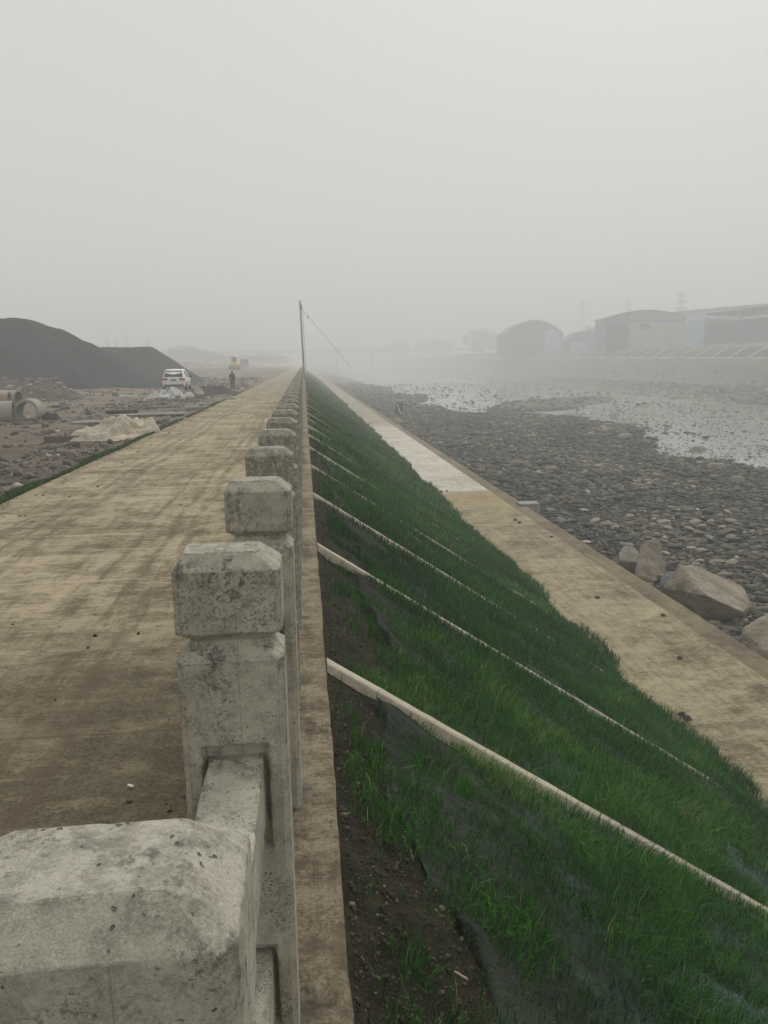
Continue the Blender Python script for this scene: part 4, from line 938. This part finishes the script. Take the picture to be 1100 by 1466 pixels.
# ------------------------------------------------------------------ person
def person(loc, H, rz):
    b = empty("person", loc, rz); tag(b, "person in a long dark coat standing on the yard beside the road", "person")
    k = H/1.75
    J = {'pel': (0, 0, .95, .15), 'wst': (0, .0, 1.12, .145), 'chs': (0, .02, 1.32, .165), 'nek': (0, .0, 1.49, .06), 'hd0': (0, -.02, 1.56, .075), 'hd1': (0, -.03, 1.66, .095), 'hd2': (0, -.02, 1.73, .06),
         'ls': (-.17, 0, 1.43, .07), 'le': (-.25, .03, 1.16, .055), 'lw': (-.20, -.12, .98, .04), 'lh': (-.16, -.17, .95, .035), 'rs': (.17, 0, 1.43, .07), 're': (.27, .04, 1.18, .055), 'rw': (.20, -.15, 1.04, .04), 'rh': (.14, -.19, 1.04, .035),
         'lt': (-.09, 0, .88, .10), 'lk': (-.10, -.02, .48, .065), 'la': (-.11, .02, .09, .045), 'lf': (-.12, -.15, .04, .035), 'rt': (.09, 0, .88, .10), 'rk': (.11, -.01, .48, .065), 'ra': (.12, .03, .09, .045), 'rf': (.13, -.14, .04, .035)}
    E_ = [('pel', 'wst'), ('wst', 'chs'), ('chs', 'nek'), ('nek', 'hd0'), ('hd0', 'hd1'), ('hd1', 'hd2'), ('chs', 'ls'), ('ls', 'le'), ('le', 'lw'), ('lw', 'lh'), ('chs', 'rs'), ('rs', 're'), ('re', 'rw'), ('rw', 'rh'), ('pel', 'lt'), ('lt', 'lk'), ('lk', 'la'), ('la', 'lf'), ('pel', 'rt'), ('rt', 'rk'), ('rk', 'ra'), ('ra', 'rf')]
    names = list(J); me = bpy.data.meshes.new("body"); me.from_pydata([tuple(c*k for c in J[n][:3]) for n in names], [(names.index(a), names.index(c)) for a, c in E_], [])
    o = link("body", me, MT['skin'], b); md = o.modifiers.new("skin", 'SKIN'); sv = me.skin_vertices[0].data
    for i, n in enumerate(names): sv[i].radius = (J[n][3]*k, J[n][3]*k*.9)
    sv[0].use_root = True; o.modifiers.new("sub", 'SUBSURF').render_levels = 1; me.materials.clear(); me.materials.append(MT['skin'])
    # coat: flared shell with sleeves, trousers below
    bm = bmesh.new(); rings = []
    for (z, rx, ry, cy) in ((.50, .235, .18, 0), (.60, .235, .18, 0), (.90, .215, .17, 0), (1.10, .195, .165, 0), (1.30, .225, .18, .01), (1.42, .225, .16, .01), (1.49, .13, .11, .0), (1.55, .085, .09, -.01)):
        rings.append([bm.verts.new((rx*math.cos(a)*k, (ry*math.sin(a)+cy)*k, (z+.01*math.sin(5*a))*k)) for a in np.linspace(0, 2*math.pi, 21)[:-1]])
    for a, c in zip(rings[:-1], rings[1:]):
        for i in range(20): bm.faces.new((a[i], a[(i+1) % 20], c[(i+1) % 20], c[i]))
    bmesh.ops.recalc_face_normals(bm, faces=bm.faces); me = bpy.data.meshes.new("coat"); bm.to_mesh(me); bm.free(); me.polygons.foreach_set('use_smooth', np.ones(len(me.polygons), bool))
    o = link("coat", me, MT['coat'], b)
    for s, (a, e, w_) in {'l': ('ls', 'le', 'lw'), 'r': ('rs', 're', 'rw')}.items():
        A, E2, W2 = (Vector(J[q][:3])*k for q in (a, e, w_)); MB().tube(A, E2, .085*k, .07*k, 10).tube(E2, W2, .07*k, .055*k, 10).build("sleeve", MT['coat'], b, True)
    for q in ('l', 'r'):
        A, E2, W2 = (Vector(J[q+c][:3])*k for c in ('t', 'k', 'a')); MB().tube(A, E2, .11*k, .085*k, 10).tube(E2, W2, .085*k, .065*k, 10).build("trouser_leg", MT['coat'], b, True)
        f = Vector(J[q+'f'][:3])*k; MB().box((f.x, f.y+.05*k, .045*k), (.10*k, .27*k, .09*k), bev=.02).build("shoe", MT['black'], b)
    V0, F0 = ico(3, 1, 0, .02); V0 = V0*np.array([.098, .108, .115])*k+np.array([0, .012, 1.665])*k
    me = mesh_np("hair", V0[:], tris=F0[(V0[F0][:, :, 2].mean(1) > 1.60*k) & ~((V0[F0][:, :, 1].mean(1) < -.04*k) & (V0[F0][:, :, 2].mean(1) < 1.70*k))], smooth=True); link("hair", me, MT['hair'], b)
    return b
pp = ony(333.5, 557.5, 70); person((pp[0], 70, float(pp[2])), (ony(333, 531, 70)[2]-pp[2])*1.0, R(160))

# ------------------------------------------------------------------ machines in the haze
def loader(loc, rz):
    b = empty("wheel_loader", loc, rz); tag(b, "yellow wheel loader facing the camera with its bucket lowered", "wheel loader")
    MB().box((0, 1.9, 1.45), (1.9, 3.2, 1.1), bev=.12).box((0, 4.0, 1.3), (1.7, 1.6, 1.0), bev=.1).build("body", MT['yellow'], b)
    c = MB().box((0, 1.5, 2.65), (1.5, 1.5, 1.4), taper=.88, bev=.06).build("cab", MT['yellow'], b)
    MB().box((0, .72, 2.75), (1.15, .06, .85)).build("windscreen", MT['glass'], c); MB().box((0, 1.5, 3.42), (1.6, 1.7, .12), bev=.03).build("roof", MT['steel'], c)
    for s in (-1, 1):
        MB().box((s*.55, -.3, 1.0), (.22, 2.2, .28), Matrix.Rotation(R(14), 3, 'X'), bev=.03).build("lift_arm", MT['yellow'], b)
        for y in (.9, 4.0): MB().tube((s*.95, y, .72), (s*1.42, y, .72), .72, .72, 22).build("wheel", MT['black'], b)
        MB().box((s*.7, .3, 1.9), (.25, .12, .2)).build("headlight", MT['white'], b)
    bm = MB(); a = [(-1.9, .15), (-2.1, .9), (-1.7, 1.35), (-1.1, 1.2), (-.95, .6), (-1.2, .15)]
    bm.hull([(s*1.45, y, z) for s in (-1, 1) for y, z in a]).build("bucket", MT['steel'], b); return b
lp = ony(336, 530.5, 178); ll = loader((lp[0], 178, float(lp[2])), R(6)); ll.scale = (.88,)*3
lp = ony(351, 529, 262)
b = empty("work_truck", (lp[0], 262, float(lp[2])), R(8)); tag(b, "grey work truck faint in the haze beyond the yellow wheel loader", "truck")
MB().box((0, 0, 2.3), (2.4, 1.9, 2.2), taper=.9, bev=.1).build("cab", MT['machine'], b); MB().box((0, -.97, 2.6), (1.9, .06, .8)).build("windscreen", MT['glass'], b)
MB().box((0, 4, 2.4), (2.5, 5.2, 1.7), bev=.05).build("tipper_body", MT['machine'], b); MB().box((0, 2.5, .95), (1.1, 8, .3)).build("chassis", MT['steel'], b)
for s in (-1, 1):
    for y in (0, 4.6, 5.8): MB().tube((s*.8, y, .5), (s*1.2, y, .5), .5, .5, 16).build("wheel", MT['black'], b)

# ------------------------------------------------------------------ far bank
def along(u, x): return onx(u, 505, x)[1]
n = 60; ys = np.linspace(60, 620, n)
def top_at(Y): return 2.1+.9*sstep(150, 270, Y)+1.6*sstep(270, 480, Y)
V = []; 
for y in ys: V += [(101.25, y, float(top_at(y))+.02), (105.5, y, float(top_at(y))+2.42)]
Q = [(2*i, 2*i+1, 2*i+3, 2*i+2) for i in range(n-1)]
V2 = V+[(x, y, z-.15) for x, y, z in V]; Q2 = Q+[(2*n+a, 2*n+b_, 2*n+c, 2*n+d) for a, b_, c, d in Q]+[(2*i, 2*i+2, 2*n+2*i+2, 2*n+2*i) for i in range(n-1)]
o = link("bank_cover", mesh_np("bank_cover", V2, Q2), MT['panel'], loc=(0, 0, 0)); tag(o, "long strip of green cover on the slope of the far river bank", "bank cover")
V = []
for y in ys:
    z = float(top_at(y)); V += [(100.7, y, z-.4), (100.7, y, z+.05), (101.3, y, z+.05), (101.3, y, z-.4)]
Q = [(4*i+k, 4*i+k+1, 4*i+4+k+1, 4*i+4+k) for i in range(n-1) for k in range(3)]
o = link("coping_wall", mesh_np("coping_wall", V, Q), MT['white_line']); tag(o, "thin white concrete coping at the foot of the green cover on the far bank", "coping")
rm = None
for k in range(30):
    y = 128+8.2*k
    if rm is None:
        mm = MB(); mm.hull([(x, yy, z) for yy in (-.22, .22) for x, z in ((101.1, .0), (101.1, .25), (105.6, 2.3), (105.6, 2.62))]); o = mm.build("slope_rib", MT['white_line'], loc=(0, y, float(top_at(y)))); rm = o
    else: o = copy_tree(rm, (0, y, float(top_at(y))))
    tag(o, "white concrete rib crossing the green cover of the far bank", "concrete rib", "white ribs on the far bank cover")
b = empty("picket_fence", (106.6, 150, float(top_at(160))+2.2)); tag(b, "row of thin grey fence pickets along the top of the far bank", "fence")
m = MB()
for k in range(80): m.tube((0, k*.8-8, 0), (0, k*.8-8, 1.5), .05, .05, 5)
for z in (.5, 1.25): m.box((0, 23, z), (.06, 64, .08))
m.build("pickets", MT['truss'], b)

# spoil heaps behind the far bank
def top2(X, Y): return bed_z(X, Y)
heap("spoil_heap", [(128, 188, 5.4), (126, 200, 7.2), (124, 214, 6.6), (124, 232, 6.8)], .5, MT['dirt_heap'], "beige spoil heap on the far bank before the dark open shed", np.linspace(108, 145, 60), np.linspace(165, 255, 80), .8, "spoil heap", top2, .15)
heap("spoil_heap", [(122, 262, 7.6), (121, 290, 7.0), (118, 320, 6.3)], .45, MT['dirt_heap'], "lower beige spoil heap on the far bank before the plastered building", np.linspace(108, 140, 50), np.linspace(245, 340, 70), .7, "spoil heap", top2, .12)

def P3(u, v, depth): return Vector(CAM+ray(u, v)*depth)       # ray() has unit depth along the view axis
GZ = 4.2
def arched(uL, uR, vbase, vspring, vtop, depth, length, mats, name, label, open_part=None, cat="building"):
    """barrel roofed shed, gable towards the camera"""
    a = P3(uL, vbase, depth); c = P3(uR, vbase, depth); Wd = (c-a).length; z0 = GZ; org = Vector(((a.x+c.x)/2, (a.y+c.y)/2, z0))
    ax = (c-a); ax.z = 0; ang = math.atan2(ax.y, ax.x); b = empty(name, org, ang); tag(b, label, cat)
    hs_ = P3((uL+uR)/2, vspring, depth).z-z0; ht = P3((uL+uR)/2, vtop, depth).z-z0; n = 20
    arc = [(-Wd/2+Wd*i/n, hs_+(ht-hs_)*(1-(2*i/n-1)**2)) for i in range(n+1)]
    m = MB(); bm = m.bm
    f = [bm.verts.new((x, 0, z)) for x, z in arc]; g_ = [bm.verts.new((x, length, z)) for x, z in arc]
    fb = [bm.verts.new((s*Wd/2, y, 0)) for y in (0, length) for s in (-1, 1)]
    bm.faces.new([fb[0]]+f+[fb[1]]); bm.faces.new([fb[2]]+g_+[fb[3]])
    bm.faces.new((fb[0], f[0], g_[0], fb[2])); bm.faces.new((fb[1], f[-1], g_[-1], fb[3]))
    m.build("wall", mats[0], b)
    m = MB(); bm = m.bm; rr = []
    for y in (-.6, length+.6):
        for dz in (.06, .40): rr.append([bm.verts.new((x*1.02, y, z+dz)) for x, z in arc])
    for A, B in ((0, 1), (1, 3), (3, 2), (2, 0)):
        for i in range(n): bm.faces.new((rr[A][i], rr[A][i+1], rr[B][i+1], rr[B][i]))
    m.build("roof", mats[1], b); return b, Wd, hs_, ht
b, Wd, h1, h2 = arched(724, 806, 501, 479, 459.5, 345, 28, (MT['shed_dark'], MT['roof']), "arched_hangar", "large arched blue grey hangar faint in the haze on the far bank")
MB().hull([(Wd*.18, y, z) for y in (-.25, -.05) for z in (.2, h1+1.5)]+[(Wd*.47, y, z) for y in (-.25, -.05) for z in (.2, h1+.2)]+[(Wd*.3, y, h1+2.6) for y in (-.25, -.05)]).build("door", MT['shed_light'], b)
b, Wd, h1, h2 = arched(812, 866, 500, 488, 474.5, 320, 12, (MT['shed_blue'], MT['roof']), "arched_shed", "small arched shed between the large hangar and the plastered building")
MB().box((-Wd*.18, -.12, h1*.45), (Wd*.5, .2, h1*.9)).build("door", MT['shed_light'], b)
b, Wd, h1, h2 = arched(867, 980, 498, 457, 446, 262, 14, (MT['shed_blue'], MT['roof']), "arched_warehouse", "arched warehouse with a beige plastered front and white roof truss on the far bank")
MB().box((-Wd*.36, -.15, h1*.46), (Wd*.27, .2, h1*.92)).build("door", MT['shed_dark'], b)
pw = MB().box((Wd*.14, -1.0, h1*.44), (Wd*.72, 1.6, h1*.88)).build("plaster_wall", MT['plaster'], b); MB().box((-Wd*.03, -1.86, h1*.77), (Wd*.12, .1, h1*.16)).build("window", MT['shed_dark'], pw)
m = MB()
for i in range(14):
    x0 = -Wd*.2+Wd*.7*i/14; x1 = -Wd*.2+Wd*.7*(i+1)/14; f_ = lambda x: h1+(h2-h1)*(1-(2*x/Wd)**2)
    m.tube((x0, -.3, h1), (x1, -.3, f_(x1)), .1, .1, 5); m.tube((x0, -.3, h1), (x1, -.3, h1), .12, .12, 5); m.tube((x0, -.3, h1), (x0, -.3, f_(x0)), .08, .08, 5)
m.build("truss", MT['truss'], b)
# dark open shed at the right edge
a = P3(978, 497, 243); c = P3(1150, 497, 215); org = Vector((a.x, a.y, GZ)); ax = c-a; ax.z = 0; L = ax.length; b = empty("open_shed", org, math.atan2(ax.y, ax.x))
tag(b, "long dark steel shed with a sloping roof at the right edge of the far bank", "building")
hL = P3(985, 452, 241).z-GZ; hR = P3(1150, 434, 215).z-GZ
MB().hull([(x, y, z) for y in (0, 20) for x, z in ((L*.20, 0), (L*.20, hL*.78), (L, hR*.76), (L, 0))]).build("wall", MT['shed_dark'], b)
MB().hull([(x, y, z) for y in (.5, 20) for x, z in ((0, 0), (0, hL*.85), (L*.195, hL*.9), (L*.195, 0))]).build("side_wall", MT['shed_light'], b)
MB().hull([(x, y, z) for y in (-1.5, 21) for x, z in ((L*.22, hL*.98), (L*.22, hL*1.02), (L+.5, hR), (L+.5, hR*1.03))]).build("roof", MT['shed_dark'], b)
m = MB()
for i in range(12):
    x = L*.22+L*.78*i/11; zt = hL+(hR-hL)*(x-L*.22)/(L*.78); m.tube((x, -.5, zt*.76), (x, -.5, zt*.98), .12, .12, 5)
    if i < 11: m.tube((x, -.5, zt*.78), (x+L*.07, -.5, zt*.98), .07, .07, 5)
m.build("truss", MT['truss'], b)
for x in (L*.21, L*.5, L*.78): MB().box((x, -.8, hL*.45), (.5, .5, hL*.9)).build("column", MT['shed_blue'], b)
b = empty("rear_shed", P3(975, 497, 300)*1.0, 0); b.location.z = GZ; tag(b, "pale blue long roof showing behind the dark open shed", "building")
q0 = P3(975, 445, 300)-Vector(b.location); q1 = P3(1140, 430, 300)-Vector(b.location)
MB().hull([(q0.x, q0.y+d, 0) for d in (0, 15)]+[(q1.x, q1.y+d, 0) for d in (0, 15)]+[(q0.x, q0.y+d, q0.z-1) for d in (0, 15)]+[(q1.x, q1.y+d, q1.z-1) for d in (0, 15)]).build("wall", MT['shed_light'], b)
MB().hull([(q0.x-1, q0.y-1+d, q0.z-.9+e) for d in (0, 17) for e in (0, .8)]+[(q1.x+1, q1.y-1+d, q1.z-.9+e) for d in (0, 17) for e in (0, .8)]).build("roof", MT['shed_blue'], b)

def pylon(u, vt, depth, lab):
    t = P3(u, vt, depth); h = t.z-GZ; b = empty("power_pylon", (t.x, t.y, GZ), .3); tag(b, lab, "pylon")
    m = MB(); w0, w1 = h*.10, h*.015; lv = 9
    for i in range(lv):
        z0, z1 = h*i/lv, h*(i+1)/lv; a0, a1 = w0+(w1-w0)*(i/lv)**.7, w0+(w1-w0)*((i+1)/lv)**.7
        for sx, sy in ((1, 1), (1, -1), (-1, -1), (-1, 1)):
            m.tube((sx*a0, sy*a0, z0), (sx*a1, sy*a1, z1), .09, .09, 4)
            m.tube((sx*a0, sy*a0, z0), (-sy*a1 if sx*sy > 0 else sx*a1, sy*a1 if sx*sy > 0 else -sy*a1, z1), .05, .05, 4)
    m.build("tower", MT['shed_blue'], b)
    m = MB()
    for k_, z in enumerate((.74, .84, .94)):
        wd = h*(.16-.02*k_)
        for s in (-1, 1): m.tube((0, 0, h*z+.4), (s*wd, 0, h*z), .09, .06, 4); m.tube((0, 0, h*z-.6), (s*wd, 0, h*z), .06, .06, 4)
    m.build("crossarm", MT['shed_blue'], b)
pylon(976, 418, 330, "tallest looking pylon above the plastered building at the right")
pylon(900, 431, 420, "faint pylon above the left end of the plastered building")
pylon(834, 430, 470, "very faint pylon above the small arched shed")

# faint bridge across the river
b = empty("bridge", (20, 700, -5)); tag(b, "long flat bridge crossing the river, almost lost in the haze", "bridge")
dz = P3(560, 501, 700).z+5
MB().box((40, 0, dz-.7), (330, 9, 1.6)).build("deck", MT['bridge'], b); MB().box((40, -4.6, dz+.45), (330, .3, .9)).build("parapet", MT['bridge'], b)
for u in (480, 530, 580, 632, 684):
    x = P3(u, 505, 700).x-20; MB().tube((x, 0, 0), (x, 0, dz-1.4), 1.0, 1.0, 12).box((x, 0, dz-1.9), (2.6, 8, 1.0)).build("pier", MT['bridge'], b)

# ------------------------------------------------------------------ trees
def crown_mesh(seed, n, rx, rz, dens_fn):
    rr = np.random.default_rng(seed); P = []
    while len(P) < n:
        q = rr.uniform(-1, 1, 3)
        if np.linalg.norm(q) < 1 and dens_fn(q) > rr.uniform(): P.append(q)
    P = np.array(P); P = P*np.array([rx, rx, rz]); s = rr.uniform(.10, .3, n)[:, None]*rx*.35
    a = rr.normal(0, 1, (n, 3)); a /= np.linalg.norm(a, axis=1)[:, None]; c = np.cross(a, rr.normal(0, 1, (n, 3))); c /= np.linalg.norm(c, axis=1)[:, None]
    V = np.stack([P-a*s, P+c*s*.7, P+a*s, P-c*s*.7], 1).reshape(-1, 3); b_ = np.arange(n)*4
    return mesh_np("crown", V, np.stack([b_, b_+1, b_+2, b_+3], -1))
blob = lambda q: 1 if mnoise.noise(Vector(q)*2.3) > -.15 else .06
def tree_proto(seed, n, rx, rz, ht, kind):
    b = empty("tree" if kind == 'b' else "poplar_tree", (0, 0, 0))
    me = crown_mesh(seed, n, rx, rz, blob); me.materials.append(MT['leaf']); link("crown", me, None, b, (0, 0, ht-rz))
    m = MB().tube((0, 0, 0), (0, 0, ht-rz*.6), rx*.09, rx*.04, 7)
    for k in range(6):
        z = ht-rz*1.7+rz*1.2*k/6; a = k*2.4; m.tube((0, 0, z), (math.cos(a)*rx*.6, math.sin(a)*rx*.6, z+rz*.35), rx*.035, rx*.01, 5)
    m.build("trunk", MT['bark'], b); return b
broad = tree_proto(3, 1500, 1.0*3.4, 3.2, 8.0, 'b'); pop = tree_proto(8, 260, .9, 4.2, 11.0, 'p')
tag(broad, "x", "tree", "hazy trees beyond the yard"); tag(pop, "x", "tree", "thin poplars behind the gravel heaps")
first = [True, True]
def put(proto, idx, u, vt, depth, lab, group, gz, wide=1.0):
    t = P3(u, vt, depth); h0 = 8.0 if idx == 0 else 11.0; s = (t.z-gz)/h0
    if first[idx]: o = proto; first[idx] = False; o.location = (t.x, t.y, gz)
    else: o = copy_tree(proto, (t.x, t.y, gz))
    o.scale = (s*wide, s*wide, s); o.rotation_euler = (0, 0, random.uniform(0, 6)); tag(o, lab, "tree", group)
for i, (u, vt) in enumerate(((153, 475), (165, 480), (182, 477), (211, 479))):
    put(pop, 1, u, vt, 235, ["leftmost thin bare poplar rising above the gravel heaps", "second thin poplar from the left above the gravel heaps", "third thin poplar from the left above the gravel heaps", "rightmost thin poplar above the gravel heaps"][i], "thin poplars behind the gravel heaps", .7, .8)
for i, (u, vt, dp, wd) in enumerate(((225, 503, 300, 1.5), (243, 499, 330, 1.6), (262, 494, 350, 1.7), (280, 497, 340, 1.6), (300, 503, 330, 1.9), (322, 507, 340, 2.2), (352, 508, 360, 2.4), (375, 505, 380, 2.4), (398, 508, 380, 2.6))):
    put(broad, 0, u, vt, dp+140, "faint broad tree in the hazy row beyond the work yard", "hazy trees beyond the yard", .8, wd)
for i, (u, vt, dp, wd, lab) in enumerate(((571, 487, 680, 1.6, "small faint tree above the bridge, left of the others"), (622, 485, 680, 2.2, "middle faint tree above the bridge"), (690, 470, 540, 1.5, "tall faint tree left of the large arched hangar"), (845, 466, 420, .7, "narrow tree rising behind the small arched shed"), (826, 476, 420, .8, "rounded tree behind the small arched shed"))):
    put(broad, 0, u, vt, dp, lab, "faint trees along the far bank", 4.0, wd)

# far rise at the end of the yard
far = heap("hill", [(-110, 300, 3.2), (-75, 285, 4.2), (-40, 300, 3.4), (-18, 330, 2.2)], .25, MT['yard'], None, np.linspace(-160, -8, 90), np.linspace(255, 350, 60), .6, None, nz=.08); far['kind'] = 'structure'

# ------------------------------------------------------------------ haze
m = bpy.data.materials.new("haze"); m.use_nodes = True; nt = m.node_tree; nt.nodes.clear(); o_ = nt.nodes.new('ShaderNodeOutputMaterial'); pv_ = nt.nodes.new('ShaderNodeVolumePrincipled')
pv_.inputs['Color'].default_value = (.985, .99, .985, 1); pv_.inputs['Density'].default_value = .0041; pv_.inputs['Anisotropy'].default_value = 0.0
nt.links.new(pv_.outputs[0], o_.inputs['Volume'])
o = MB().box((0, 500, 14.2), (5000, 4600, 44.4)).build("haze", m); tag(o, kind='stuff')
